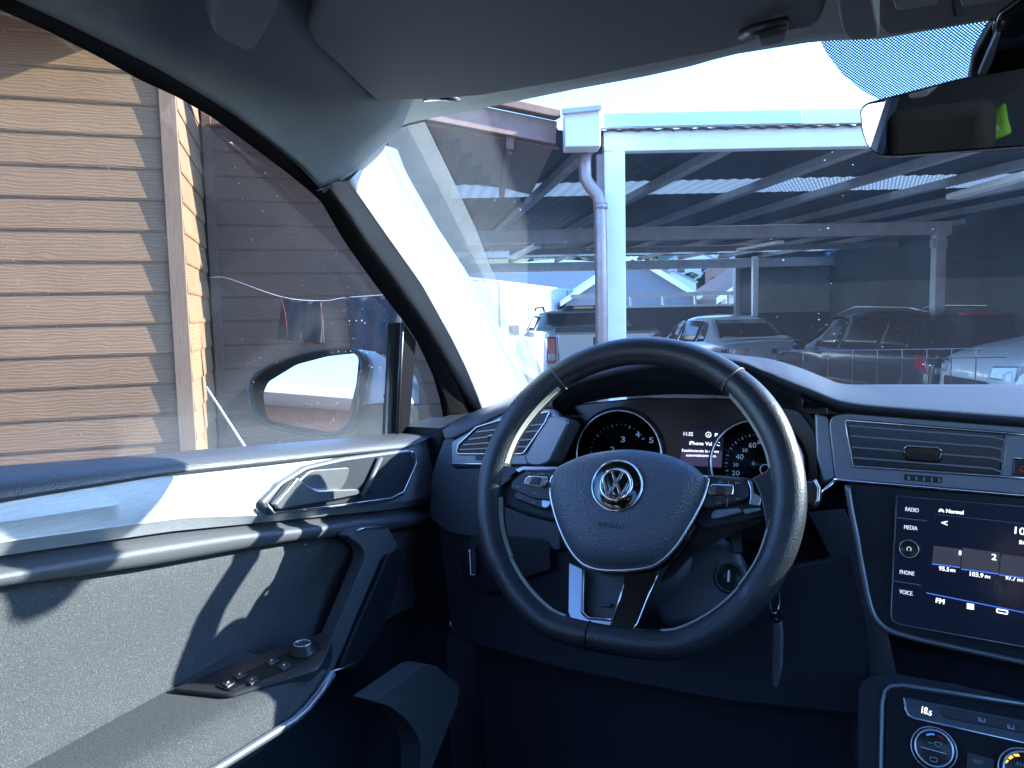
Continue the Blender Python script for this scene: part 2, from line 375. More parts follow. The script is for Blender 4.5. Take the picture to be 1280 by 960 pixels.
M['dark_wall'] = mat('dark block wall', (.05,.054,.062), .9, bump=.5, bscale=30, var=.3, vscale=1.2)
M['fence'] = mat('white sheet fence', (.5,.51,.52), .5, var=.07, vscale=4)
M['ground'] = mat('dusty concrete yard', (.14,.137,.135), .9, bump=.4, bscale=50, var=.25, vscale=.7)
M['hill'] = mat('green hillside', (.075,.10,.055), 1.0, bump=0, var=.55, vscale=.06)
M['house_white'] = mat('white plaster', (.6,.6,.58), .8)
M['house_roof'] = mat('grey roof sheet', (.28,.29,.32), .6, metal=.2)
M['shed_dark'] = mat('grey gable boards', (.18,.19,.22), .8)
t_ = bpy.data.materials.new('translucent roof strip'); t_.use_nodes = True; _n = t_.node_tree; _n.nodes.clear()
_a = nd(_n, 'ShaderNodeBsdfTranslucent'); _a.inputs[0].default_value = (.36,.40,.42,1)
_b = nd(_n, 'ShaderNodeBsdfDiffuse'); _b.inputs[0].default_value = (.5,.52,.52,1)
_m = nd(_n, 'ShaderNodeMixShader'); _m.inputs[0].default_value = .2
_wv = nd(_n, 'ShaderNodeTexWave', Scale=9.0); _tc = nd(_n, 'ShaderNodeTexCoord'); _n.links.new(_tc.outputs['Object'], _wv.inputs['Vector'])
_mr = nd(_n, 'ShaderNodeMapRange'); _mr.inputs[3].default_value = .05; _mr.inputs[4].default_value = .45
_n.links.new(_wv.outputs[0], _mr.inputs[0]); _n.links.new(_mr.outputs[0], _m.inputs[0])
_o = nd(_n, 'ShaderNodeOutputMaterial'); _n.links.new(_a.outputs[0], _m.inputs[1]); _n.links.new(_b.outputs[0], _m.inputs[2]); _n.links.new(_m.outputs[0], _o.inputs[0])
M['skylight'] = t_

# ground and hillside
g = MB(); g.grid([[Vector((x, y, 0)) for x in (-900, -60, -20, 0, 20, 60, 900)] for y in (-900, -60, -20, 0, 20, 60, 900)])
tag(g.build('ground', M['ground'], origin=(0,0,0)), kind='structure')
hb = MB(); rows = []
for i in range(26):
    r = 95+i*12; row = []
    for j in range(70):
        a = -190+j*5.6*1.0; s = min(1, max(0, (r-95)/190))
        z = 62*s*s*(3-2*s) + 6*sin(a*.05+i*.3)*s + 3.5*sin(a*.13-i*.7)*s + random.uniform(-1, 1)*s
        row.append(W(a*(r/150), r, z-.4))
    rows.append(row)
hill = tag(hb.grid(rows).build('hillside', M['hill'], smooth=True), kind='structure')
# trees scattered on the hillside read as one far mass of scrub
sb = MB()
def hz(a, r):
    s = min(1, max(0, (r-95)/190)); return 62*s*s*(3-2*s)
for k in range(900):
    r = random.uniform(105, 270); a = random.uniform(-90, 120)*(r/150); h = random.uniform(1.5, 4.5); c = W(a, r, hz(a, r)+h*.4)
    n = 7; vs = [c+Vector((random.uniform(-1,1), random.uniform(-1,1), random.uniform(-.6,1)))*h*.7 for _ in range(n)]
    sb.add(vs, [(0,1,2),(1,2,3),(2,3,4),(3,4,5),(4,5,6),(5,6,0),(0,2,4),(1,3,5),(2,6,4)])
M['scrub'] = mat('dark green scrub', (.045,.07,.035), 1, var=.5, vscale=.3)
tag(sb.build('hillside_scrub', M['scrub']), 'dark green scrub and far trees covering the hillside behind the yard', 'scrub', kind='stuff')
# far houses
def far_house(px, b, wd, dp, ht, z0, wallm, roofm, label, gable=0.35, rot=0.0):
    e = empty('hillside_house', WP(px, b, z0))
    c = WP(px, b, 0); X = RH*cos(rot)+FH*sin(rot); Y = FH*cos(rot)-RH*sin(rot)
    P = lambda x, y, z: c + X*x + Y*y + ZV*(z0+z)
    m = MB(); h = wd/2; d = dp/2
    m.box(P(0,0,ht/2-1), (wd, dp, ht+2), (X,Y,ZV)); m.build('wall', wallm, e)
    r = MB(); o = .25; rh = wd*gable
    r.slab([P(-h-o,-d-o,ht-.08), P(0,-d-o,ht+rh), P(h+o,-d-o,ht-.08), P(h+o,-d-o,ht+.1), P(0,-d-o,ht+rh+.22), P(-h-o,-d-o,ht+.1)],
           [P(-h-o,d+o,ht-.08), P(0,d+o,ht+rh), P(h+o,d+o,ht-.08), P(h+o,d+o,ht+.1), P(0,d+o,ht+rh+.22), P(-h-o,d+o,ht+.1)]); r.build('roof', roofm, e)
    gb = MB(); gb.slab([P(-h,-d,ht), P(h,-d,ht), P(0,-d,ht+rh)], [P(-h,d,ht), P(h,d,ht), P(0,d,ht+rh)]); gb.build('gable', wallm, e)
    for s in (-.26, .26):
        q = MB(); q.box(P(s*wd,-d-.03,ht*.55), (wd*.16, .08, ht*.32), (X,Y,ZV)); q.build('window', M['lens'], e)
    tag(e, label, 'house', 'houses on the hillside'); return e
k = 0
for px, b, wd, col, lb in ((838,120,7,'house_white','small white house low on the hillside with a grey roof'),
        (862,135,8,'house_white','white house higher on the hillside, left of the concrete pillar'),
        (893,150,9,'house_white','upper white hillside house nearest the concrete pillar'),
        (818,160,8,'house_white','pale hillside house directly above the ridge of the grey gable'),
        (848,185,9,'house_white','highest pale house on the hillside in the gap under the roof'),
        (905,128,6,'fascia','small brown house at the right edge of the hillside gap')):
    a = b*(px-640)/FPX
    far_house(px, b, wd, wd*.8, 3.2, hz(a, b)-.3, M[col], M['house_roof'], lb, .25, random.uniform(-.3,.3))

# ------------------------------------------------------------------ neighbouring timber house
house = empty('timber_house', WP(232, 4.2))
TH = radians(19); HA = RH*cos(TH)+FH*sin(TH); HN = RH*sin(TH)-FH*cos(TH)
PC = WP(238, 4.2)                                       # front corner
def boards(name, p0, d, n, L, z0, z1, pitch, m, proud=.008):
    mb = MB(); z = z0; k = 0; lab = []
    while z < z1-.01:
        zt = min(z+pitch, z1); dz = random.uniform(-.001, .001)
        mb.slab([p0+ZV*z+n*proud, p0+ZV*(z+.012)+n*(proud+.004), p0+ZV*(zt+.006)+n*.002, p0+ZV*(zt+.006)-n*.02, p0+ZV*z-n*.02],
                [p0+d*L+ZV*z+n*(proud+dz), p0+d*L+ZV*(z+.012)+n*(proud+.004), p0+d*L+ZV*(zt+.006)+n*.002, p0+d*L+ZV*(zt+.006)-n*.02, p0+d*L+ZV*z-n*.02])
        z += pitch
    return mb.build(name, m, house)
PIT1 = .1625
ZS = zat(100, 175, 4.05) % PIT1
boards('siding_wall', PC-HA*7, HA, HN, 7, ZS-PIT1 if ZS > .05 else ZS, 3.35, PIT1, M['siding'])
SD = -HN                                                # side wall runs back from the corner
sdl = 1.15
PC2 = WP(265, 5.25)
dd = (PC2-PC).normalized(); nn = Vector((dd.y, -dd.x, 0));
if nn.dot(RH) < 0: nn = -nn
boards('side_wall', PC, dd, nn, (PC2-PC).length, ZS-PIT1, 3.3, PIT1, M['siding'])
L2 = 1.62
boards('recessed_wall', PC2, HA, HN, L2, ZS-PIT1, 3.2, PIT1, M['siding_shaded'])
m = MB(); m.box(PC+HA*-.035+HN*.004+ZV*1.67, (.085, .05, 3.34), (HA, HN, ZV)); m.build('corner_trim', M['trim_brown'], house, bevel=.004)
m = MB(); m.box(PC2+HA*.05+HN*.03+ZV*1.6, (.06, .05, 3.2), (HA, HN, ZV)); m.build('corner_trim', M['siding_shaded'], house, bevel=.004)
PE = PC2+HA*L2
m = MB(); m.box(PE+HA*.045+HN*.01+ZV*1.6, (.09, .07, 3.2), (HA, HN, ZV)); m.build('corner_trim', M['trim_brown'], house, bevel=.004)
m = MB(); m.box(PE+HA*.03-HN*1.6+ZV*1.6, (.05, 3.1, 3.2), (HA, HN, ZV)); m.build('end_wall', M['siding_shaded'], house)
# main eave over the front wall: its end throws the slanting shadow
ez = 3.12
m = MB(); m.slab([PC+HA*.06+HN*-.5+ZV*(ez+.25), PC+HA*.06+HN*.62+ZV*ez, PC+HA*.06+HN*.62+ZV*(ez+.14), PC+HA*.06-HN*.5+ZV*(ez+.42)],
                 [PC-HA*7+HN*-.5+ZV*(ez+.25), PC-HA*7+HN*.62+ZV*ez, PC-HA*7+HN*.62+ZV*(ez+.14), PC-HA*7-HN*.5+ZV*(ez+.42)]); m.build('roof', M['eave'], house)
# porch roof: sloping edge board, soffit, gutter
A0 = W(.33, 5.35, zat(700, 184, 5.35)); A1 = WP(300, 4.55, 3.0); A1.z = 3.02
B0 = A0+FH*2.6+ZV*.05+RH*-.1; B1 = A1+FH*1.6; B1.z = A0.z+.25
m = MB(); m.slab([A0, A1, B1, B0], [p+ZV*.06 for p in (A0, A1, B1, B0)]); m.build('porch_roof', M['eave'], house)
ud = (A1-A0).normalized()
m = MB(); m.bar(A0-FH*.02+ZV*.06, A1-FH*.02+ZV*.06, .03, .15); m.build('fascia', M['fascia'], house, bevel=.004)
m = MB(); m.bar(A0-FH*.05+ZV*.17+RH*.02, A1-FH*.05+ZV*.18, .09, .06); m.build('gutter', M['eave'], house, bevel=.01)
m = MB(); m.tube([A0+FH*.04-ZV*.03+RH*.02, A0.lerp(A1, .5)+FH*.06-ZV*.02, A1+FH*.05-ZV*.01], .012); m.build('edge_batten', M['trim_brown'], house)
for k in range(2):
    p = A0.lerp(A1, .16+.4*k); q = B0.lerp(B1, .16+.4*k); mm = MB(); mm.bar(p-ZV*.05, q-ZV*.05, .05, .09); mm.build('rafter', M['eave'], house)
tag(house, 'tan timber clad house with lapped boards and a recessed shaded wall, beside the car', 'house')
# white pole beside the corner, clothes line and washing
m = MB(); m.tube([DEP(258, 484, 4.05), DEP(306, 558, 3.8), DEP(340, 640, 3.6)], .0055, 8)
tag(m.build('thin_pole', M['white_steel'], smooth=True), 'thin white pole leaning from the house corner towards the door mirror', 'pole')
def cl(px, py, d=4.75): return DEP(px, py, d)
m = MB(); m.tube(smoothline([cl(262,347,5.0), cl(285,348,4.95), cl(352,371), cl(402,376), cl(432,372), cl(500,366), cl(545,352)], 40), .002, 6)
tag(m.build('clothes_line', M['white_steel'], smooth=True), 'thin white clothes line strung in front of the recessed wall', 'clothes line')
M['black_cloth'] = mat('black sports cloth', (.02,.02,.024), .9, bump=.5, bscale=300, var=.3, vscale=15)
M['navy_cloth'] = mat('dark navy cloth', (.025,.028,.04), .9, bump=.5, bscale=300, var=.3, vscale=15)
M['red_cloth'] = mat('red piping', (.16,.012,.02), .8)
def cloth(name, topL, topR, bl, br, m, notch=0, d=4.74, waves=4):
    rows = []; n = 28
    for i in range(15):
        t = i/14; row = []
        for j in range(n):
            s = j/(n-1)
            x = (topL[0]+(topR[0]-topL[0])*s)*(1-t)+(bl[0]+(br[0]-bl[0])*s)*t
            y = (topL[1]+(topR[1]-topL[1])*s + 3*sin(pi*s))*(1-t)+(bl[1]+(br[1]-bl[1])*s)*t
            if notch and t > .45: y -= notch*max(0, 1-abs(s-.5)/.06)*(t-.45)/.55
            row.append(DEP(x, y, d+.010*sin(s*waves*pi*2+t*2)*(.25+t)+.006*sin(s*17+t*5)))
        rows.append(row)
    return MB().grid(rows).build(name, m, smooth=True, solid=.004)
sh = cloth('hanging_shorts', (353,371), (402,376), (347,424), (406,431), M['black_cloth'], notch=22)
pm = MB(); pm.tube(smoothline([DEP(352,373,4.70), DEP(357,395,4.70), DEP(360,428,4.68)], 14), .0018, 6); pm.build('red_piping', M['red_cloth'], sh, smooth=True)
pm = MB(); pm.tube(smoothline([DEP(401,378,4.70), DEP(402,400,4.70), DEP(405,429,4.68)], 14), .0018, 6)
pm.build('red_piping', M['red_cloth'], sh, smooth=True)
pm = MB(); pm.tube(smoothline([DEP(378,431,4.69), DEP(386,428,4.68), DEP(394,431,4.69)], 8), .004, 6); pm.build('red_hem', M['red_cloth'], sh, smooth=True)
tag(sh, 'black shorts with red piping hanging from the clothes line', 'shorts')
tag(cloth('hanging_cloth', (432,371), (503,365), (438,438), (500,446), M['navy_cloth'], waves=3), 'dark navy garment hanging from the clothes line, the right one above the door mirror', 'garment')

# ------------------------------------------------------------------ carport
cp = empty('carport', W(3, 10))
ZR = 2.79; FB = 5.5
RD = Vector((-.135, 1, 0)).normalized(); RD3 = (RH*-.135+FH).normalized()
def rp(a, b, z=ZR): return W(a-.135*(b-FB), b, z)
# roof sheet in bays, leaving the translucent strips
def bay(b0, b1, name, m, z=ZR+.1):
    mb = MB(); n = 150; r0 = []; r1 = []
    for i in range(n+1):
        a = -.45+i*9.2/n; dz = (.002 if 'sky' in name else .006)*(1 if i % 2 else -1)
        r0.append(rp(a, b0, z+dz)); r1.append(rp(a, b1, z+dz))
    mb.grid([r0, r1]); return mb.build(name, m, cp, solid=.003)
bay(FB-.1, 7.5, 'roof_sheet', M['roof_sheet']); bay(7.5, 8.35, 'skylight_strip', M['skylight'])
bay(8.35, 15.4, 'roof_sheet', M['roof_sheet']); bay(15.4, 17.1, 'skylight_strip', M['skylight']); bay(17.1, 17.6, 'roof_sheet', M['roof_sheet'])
def cbar(name, p, q, wd, ht, m, bev=.006):
    mb = MB(); mb.bar(p, q, wd, ht); return mb.build(name, m, cp, bevel=bev)
zb0, zb1 = zat(900, 193, FB), zat(900, 169, FB)
cbar('front_beam', WP(757, FB, (zb0+zb1)/2), WP(1420, FB, (zb0+zb1)/2), .1, zb1-zb0, M['white_steel'])
cbar('roof_flashing', WP(753, FB-.09, zb1+.055), WP(1420, FB-.09, zb1+.055), .05, .1, M['white_steel'])
M['dent_steel'] = mat('dented flashing', (.5,.58,.6), .25, metal=.7, bump=.8, bscale=6)
mb = MB(); mb.bar(WP(758, FB-.125, zb1+.05), WP(1000, FB-.125, zb1+.05), .012, .085); mb.build('flashing_cover', M['dent_steel'], cp, bevel=.003)
mb = MB(); mb.box(WP(770, FB, (zb0-.02)/2), (.145, .1, zb0+.02), AX); mb.build('post', M['white_steel'], cp, bevel=.006)
mb = MB(); mb.box(WP(753, FB+.05, zb0/2), (.05, .05, zb0), AX); mb.build('post', M['grey_steel'], cp, bevel=.006)
gz0, gz1 = zat(730, 189, FB-.3), zat(730, 145, FB-.3)
mb = MB(); mb.box(WP(731, FB-.22, (gz0+gz1)/2), (.235, .2, gz1-gz0), AX); mb.build('gutter_box', M['white_steel'], cp, bevel=.008)
mb = MB(); mb.bar(WP(708, FB-.34, gz1-.02), WP(755, FB-.34, gz1+.0), .05, .03); mb.build('gutter_lip', M['grey_steel'], cp)
dpp = [DEP(731,186,FB-.2), DEP(731,212,FB-.2), DEP(732,224,FB-.2), DEP(739,235,FB-.2), DEP(747,244,FB-.2), DEP(750,256,FB-.2), DEP(751,300,FB-.2), DEP(753,470,FB-.2)]
for p in dpp: pass
base = dpp[-1].copy(); base.z = .05
mb = MB(); mb.tube(dpp[:6]+[dpp[6], base], .044, 16); mb.build('downpipe', M['downpipe'], cp, smooth=True)
mb = MB(); mb.lathe(DEP(750.5,258,FB-.2), ZV, [(.044,-.02),(.05,-.02),(.05,.02),(.044,.02)], 20); mb.build('pipe_collar', M['downpipe'], cp, smooth=True)
M['rafter'] = mat('pale dusty rafter', (.34,.35,.37), .7, var=.2, vscale=5)
for a in (.6, 1.62, 2.65, 3.56, 4.5, 5.4, 6.3, 7.2):
    cbar('rafter', rp(a, FB+.06, ZR+.03), rp(a, 17.4, ZR+.03), .085, .075, M['rafter'])
cbar('cross_beam', WP(590, 10.4, ZR-.12), WP(1183, 10.4, ZR-.12), .16, .17, M['grey_steel'])
cbar('rear_beam', WP(585, 17.3, ZR-.12), WP(1045, 17.3, ZR-.12), .16, .2, M['grey_steel'])
for a_, b_ in ((6.3, 12.9),):
    cbar('cross_beam', WP(640, 13.4, ZR-.09), WP(1120, 13.4, ZR-.09), .1, .1, M['grey_steel'])
mb = MB(); mb.box(WP(1171, 10.4, (ZR-.2)/2), (.14, .14, ZR-.2), AX); mb.build('post', M['grey_steel'], cp, bevel=.008)
mb = MB(); mb.box(WP(1171, 10.4, ZR-.32), (.2, .1, .12), AX); mb.build('post_bracket', M['grey_steel'], cp, bevel=.008)
mb = MB(); mb.box(WP(944, 17.0, ZR/2), (.12, .12, ZR), AX); mb.build('post', M['white_steel'], cp, bevel=.008)
for px0, py0, px1, py1, d in ((1190,246,1290,217,6.6), (925,312,975,303,11.6), (640,322,672,306,13.0)):
    mb = MB(); mb.bar(DEP(px0,py0,d), DEP(px1,py1,d*.86), .12, .05); mb.build('strip_lamp', M['white_steel'], cp, bevel=.01)
tag(cp, 'open carport with white front beam, corrugated roof and translucent strips over the parked cars', 'carport')

# walls and fences round the yard
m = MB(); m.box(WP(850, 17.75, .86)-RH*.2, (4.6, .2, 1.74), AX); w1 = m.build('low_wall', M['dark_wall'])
m = MB(); m.box(WP(850, 17.75, 1.755)-RH*.2, (4.7, .26, .05), AX); m.build('coping', M['white_steel'], w1)
m = MB(); m.box(WP(850, 17.75, 2.02)-RH*.2, (4.6, .07, .09), AX)
for k in range(4): m.box(WP(790+k*40, 17.75, 1.89), (.05, .06, .24), AX)
m.build('rail', M['white_steel'], w1)
tag(w1, 'low dark wall with white coping and rail behind the silver sedan', 'wall')
m = MB(); m.box(WP(990, 17.65, 1.5), (2.65, .2, 3.0), AX); w2 = m.build('concrete_wall', M['concrete'])
m = MB(); m.box(WP(993, 17.53, .78), (2.5, .05, 1.56), AX); m.build('plinth', M['dark_wall'], w2)
m = MB(); m.box(WP(922, 17.5, 1.4), (.1, .1, 2.8), AX); m.build('pilaster', M['concrete'], w2)
tag(w2, 'pale stained concrete wall at the back of the carport', 'wall')
q0 = W(7.35, 17.6); q1 = W(5.9, 6.0)
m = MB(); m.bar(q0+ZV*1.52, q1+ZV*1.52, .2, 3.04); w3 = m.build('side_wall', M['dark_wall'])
m = MB(); m.bar(q0+ZV*2.3-RH*.12, q1+ZV*2.3-RH*.12, .05, .08); m.build('ledge', M['dark_wall'], w3)
tag(w3, 'dark block wall running along the right side of the carport', 'wall')
f0 = WP(560, 16.6); f1 = WP(750, 36)
fz = 2.5
m = MB(); n = 90; r0 = []; r1 = []
for i in range(n+1):
    p = f0.lerp(f1, i/n); off = .02*(1 if i % 3 else -1); r0.append(p+RH*off); r1.append(p+RH*off+ZV*fz)
m.grid([r0, r1]); fn = m.build('metal_fence', M['fence'], solid=.004)
m = MB(); m.bar(f0+ZV*fz, f1+ZV*fz, .06, .06); m.build('top_rail', M['grey_steel'], fn)
for i in range(7):
    p = f0.lerp(f1, .04+i*.15)+RH*.05; m = MB(); m.box(p+ZV*fz/2, (.05, .05, fz), AX); m.build('fence_post', M['grey_steel'], fn)
tag(fn, 'white corrugated metal fence in full sun behind the pickup', 'fence')
# sheds beyond the fence and wall
def shed(name, px, b, wd, dp, ht, rise, wallm, roofm, label, rot=0, off=.2):
    e = empty(name, WP(px, b)); c = WP(px, b); X = RH*cos(rot)+FH*sin(rot); Y = FH*cos(rot)-RH*sin(rot)
    P = lambda x, y, z: c+X*x+Y*y+ZV*z
    h, d = wd/2, dp/2
    m = MB(); m.slab([P(-h,-d,0), P(h,-d,0), P(h,-d,ht), P(0,-d,ht+rise), P(-h,-d,ht)], [P(-h,d,0), P(h,d,0), P(h,d,ht), P(0,d,ht+rise), P(-h,d,ht)]); m.build('wall', wallm, e)
    k = rise/h; o = off; t = .16
    m = MB(); m.slab([P(-h-o,-d-o,ht-k*o+.01), P(0,-d-o,ht+rise+.01), P(h+o,-d-o,ht-k*o+.01), P(h+o,-d-o,ht-k*o+t), P(0,-d-o,ht+rise+t+.02), P(-h-o,-d-o,ht-k*o+t)],
        [P(-h-o,d+o,ht-k*o+.01), P(0,d+o,ht+rise+.01), P(h+o,d+o,ht-k*o+.01), P(h+o,d+o,ht-k*o+t), P(0,d+o,ht+rise+t+.02), P(-h-o,d+o,ht-k*o+t)]); m.build('roof', roofm, e)
    m = MB(); m.slab([P(-h-o,-d-o-.03,ht-k*o), P(0,-d-o-.03,ht+rise), P(h+o,-d-o-.03,ht-k*o), P(h+o,-d-o-.03,ht-k*o+.2), P(0,-d-o-.03,ht+rise+.22), P(-h-o,-d-o-.03,ht-k*o+.2)],
        [P(-h-o,-d-o-.005,ht-k*o), P(0,-d-o-.005,ht+rise), P(h+o,-d-o-.005,ht-k*o), P(h+o,-d-o-.005,ht-k*o+.2), P(0,-d-o-.005,ht+rise+.22), P(-h-o,-d-o-.005,ht-k*o+.2)]); m.build('bargeboard', M['white_steel'], e)
    tag(e, label, 'building'); return e
shed('gable_house', 776, 30, 4.6, 6, 2.0, 1.45, M['shed_dark'], M['white_steel'], 'grey gabled house with white bargeboards beyond the low wall')
shed('pitched_shed', 942, 27, 3.6, 5, 1.95, 1.15, M['house_white'], M['trim_brown'], 'small pale shed with a pitched roof beside the concrete pillar', rot=0)
shed('warehouse', 690, 62, 16, 14, 4.6, .6, M['house_roof'], M['house_roof'], 'low grey metal warehouse beyond the white fence', off=.3)
M['rail_grey'] = mat('dull wire', (.14,.145,.16), .5)
M['car_dark'] = mat('black paint', (.015,.015,.017), .6)
# wire rail in front of the dark car
e = empty('wire_rail', W(3.4, 6.2)); 
rl = MB(); zr = zat(1100, 436, 6.2); 
rl.tube([WP(975, 6.2, zr), WP(1260, 6.2, zr-.01)], .003, 8); rl.build('top_wire', M['rail_grey'], e, smooth=True)
rl = MB(); rl.tube([WP(975, 6.2, zr-.075), WP(1260, 6.2, zr-.085)], .004, 8); rl.build('lower_wire', M['car_dark'], e, smooth=True)
for k in range(8):
    pm = MB(); pm.box(WP(1005+31*k, 6.2, (zr-.01)/2), (.006, .006, zr-.01), AX); pm.build('rail_post', M['car_dark'], e); pm = MB(); pm.box(WP(1005+31*k, 6.18, zr-.04), (.006, .004, .07), AX); pm.build('rail_bracket', M['rail_grey'], e)
tag(e, 'low wire rail on thin posts in front of the dark parked car', 'railing')

# behind the car: only the mirrors show it
def WB(a, y, z): return Vector((a, y, z))
bk = empty('brick_building', (1.5, -13, 0))
M['brick'] = mat('orange red brick', (.22,.075,.05), .85, var=.2, vscale=5)
m = MB(); m.box((1.5, -14, 2.6), (26, 2, 5.2)); m.build('wall', M['brick'], bk)
for z in (1.25, 2.55, 3.9):
    m = MB(); m.box((1.5, -12.97, z), (26, .1, .22)); m.build('white_band', M['white_steel'], bk)
for k in range(9):
    m = MB(); m.box((-10+2.9*k, -12.96, 3.2), (1.2, .1, 1.0)); f_ = m.build('window', M['white_steel'], bk); m = MB(); m.box((-10+2.9*k, -12.9, 3.2), (1.0, .06, .8)); m.build('pane', M['lens'], f_)
m = MB(); m.box((1.5, -13.6, 5.3), (26.6, 3, .2)); m.build('roof', M['house_roof'], bk)
tag(bk, 'orange brick building with white bands, seen only in the rear-view mirror', 'building')

wb_ = empty('added_annex', (-6.6, -11, 0))  # annex added unseen, to put a white patch in the mirror
m = MB(); m.box((-6.6, -11.6, 1.7), (7.6, 2, 3.4)); m.build('wall', M['house_white'], wb_)
m = MB(); m.box((-6.6, -11.6, 3.5), (8.0, 2.6, .2)); m.build('roof', M['house_roof'], wb_)
for k in range(3):
    m = MB(); m.box((-9+2.2*k, -10.58, 1.8), (1.1, .08, 1.0)); f_ = m.build('window', M['house_roof'], wb_); m = MB(); m.box((-9+2.2*k, -10.53, 1.8), (.9, .05, .8)); m.build('pane', M['lens'], f_)
tag(wb_, 'white block added behind the car to whiten the left end of the rear-view mirror', 'building')
# ------------------------------------------------------------------ parked cars
def paint(name, col, metal=.3): return mat(name, col, .25, metal=metal, coat=.6)
M['paint_silver'] = paint('silver car paint', (.62,.66,.7), .15); M['paint_white'] = paint('white car paint', (.75,.77,.78), 0)
M['paint_black'] = paint('black car paint', (.012,.013,.016), .2); M['paint_pickup'] = paint('pale silver paint', (.40,.42,.44), .2)
M['car_glass'] = mat('dark car glass', (.010,.012,.015), .12, spec=.35)
M['tyre'] = mat('tyre', (.015,.015,.015), .85); M['rim'] = mat('alloy rim', (.4,.41,.42), .3, metal=.9)
M['tail'] = mat('red tail lamp', (.42,.012,.02), .15, coat=1); M['lamp_clear'] = mat('clear lamp lens', (.26,.28,.3), .1, coat=1)
M['plate'] = mat('number plate', (.7,.7,.68), .5); M['car_black'] = mat('black car trim', (.018,.018,.02), .5)
def body_ring(x, st):
    """cross-section of a car body: half widths at floor, sill, belt and roof"""
    zb, zs, zm, zt, wb, wm, wt = st
    r = [(0, zb), (wb*.85, zb), (wb, zb+.08), (wm, zs), (wm*1.0, (zs+zm)/2), (wm*.97, zm-.03), (wm*.94, zm), ]
    if zt-zm > .12: r += [(wt+(wm*.93-wt)*.5, (zm+zt)/2), (wt, zt-.06), (wt*.86, zt-.012), (wt*.45, zt+.012), (0, zt+.018)]
    else: r += [(wm*.88, zm+(zt-zm)*.6), (wm*.75, zt-.004), (wm*.55, zt+.004), (wm*.3, zt+.012), (0, zt+.015)]
    return [Vector((x, y, z)) for y, z in r]+[Vector((x, -y, z)) for y, z in reversed(r[1:-1])]
def car(name, pos, heading, stations, pm, side_glass, rear_glass, front_glass, wheels, label, cat, group='cars parked under the carport', wr=.33, half=.88):
    """stations along x (nose at +x, tail at -x); side_glass = list of 4-point (x, z) outlines"""
    yaw = atan2(heading.y, heading.x)
    e = empty(name, pos, rz=yaw); c_, s_ = cos(yaw), sin(yaw)
    def loc(mb, nm, m, parent=e, **kw):
        o = mb.build(nm, m, None, origin=(0,0,0), **kw); o.parent = parent; o.location = (0,0,0); return o
    rings = [body_ring(x, st) for x, st in stations]; n = len(rings[0])
    b = MB(); b.grid(rings, True)
    b.f.append(tuple(range(n))); b.f.append(tuple((len(rings)-1)*n+i for i in range(n))[::-1])
    body = loc(b, 'body', pm, subsurf=2, smooth=True)
    def wid(x, z):                                      # half width of the shell at x, z
        for (xa, sa), (xb, sb_) in zip(stations, stations[1:]):
            if min(xa, xb) <= x <= max(xa, xb):
                t = (x-xa)/(xb-xa) if xb != xa else 0
                st = [p+(q-p)*t for p, q in zip(sa, sb_)]
                zm, zt, wm, wt = st[2], st[3], st[5], st[6]
                if z <= zm: return wm*.975
                k = (z-zm)/max(zt-zm, .01); return wm*.94+(wt-wm*.94)*min(k, 1)
        return half*.8
    for q in side_glass:
        for s in (1, -1):
            g = MB(); nx = 8; rows = []
            for i in range(nx+1):
                t = i/nx; lo = (q[0][0]+(q[1][0]-q[0][0])*t, q[0][1]+(q[1][1]-q[0][1])*t); hi = (q[3][0]+(q[2][0]-q[3][0])*t, q[3][1]+(q[2][1]-q[3][1])*t)
                rows.append([Vector((lo[0]+(hi[0]-lo[0])*u, s*(wid(lo[0]+(hi[0]-lo[0])*u, lo[1]+(hi[1]-lo[1])*u)+.006), lo[1]+(hi[1]-lo[1])*u)) for u in (0,.33,.66,1)])
            g.grid(rows); loc(g, 'side_window', M['car_glass'], solid=.01, smooth=True)
    for nm, q in (('rear_window', rear_glass), ('windscreen', front_glass)):
        if not q: continue
        g = MB(); rows = []
        (xl, zl, wl), (xh, zh, wh) = q; dx = -.012 if nm == 'rear_window' else .012
        for i in range(9):
            s = -1+2*i/8; crv = .07*(1-s*s)*(-1 if nm == 'rear_window' else 1)
            rows.append([Vector((xl+(xh-xl)*u+crv+dx, s*(wl+(wh-wl)*u), zl+(zh-zl)*u+.012)) for u in (0,.25,.5,.75,1)])
        g.grid(rows); loc(g, nm, M['car_glass'], solid=.012, smooth=True)
    for x in wheels:
        for s in (1, -1):
            a = MB(); a.lathe((x, s*(half-.16), wr), (0, s, 0), [(wr+.055,.0),(wr+.055,.145),(wr+.01,.15),(.05,.12)], 28); loc(a, 'wheel_arch', M['car_black'], smooth=True)
            t = MB(); t.lathe((x, s*(half-.2), wr), (0, s, 0), [(wr*.7,0),(wr,.02),(wr,.19),(wr*.94,.21),(wr*.66,.2)], 28); ty = loc(t, 'tyre', M['tyre'], smooth=True)
            r = MB()
            for k in range(5):
                an = 2*pi*k/5; r.bar(Vector((x, s*(half+.0), wr)), Vector((x+cos(an)*wr*.66, s*(half-.01), wr+sin(an)*wr*.66)), .05, .03, up=(0,1,0))
            r.lathe((x, s*(half-.05), wr), (0, s, 0), [(wr*.66,0),(wr*.7,.05),(wr*.62,.05),(wr*.6,.0)], 28); loc(r, 'rim', M['rim'], parent=ty)
    tag(e, label, cat, group); return e, loc, wid
def at_(b, px): return WP(px, b, 0)
HD = (FH + RH*-.09).normalized()
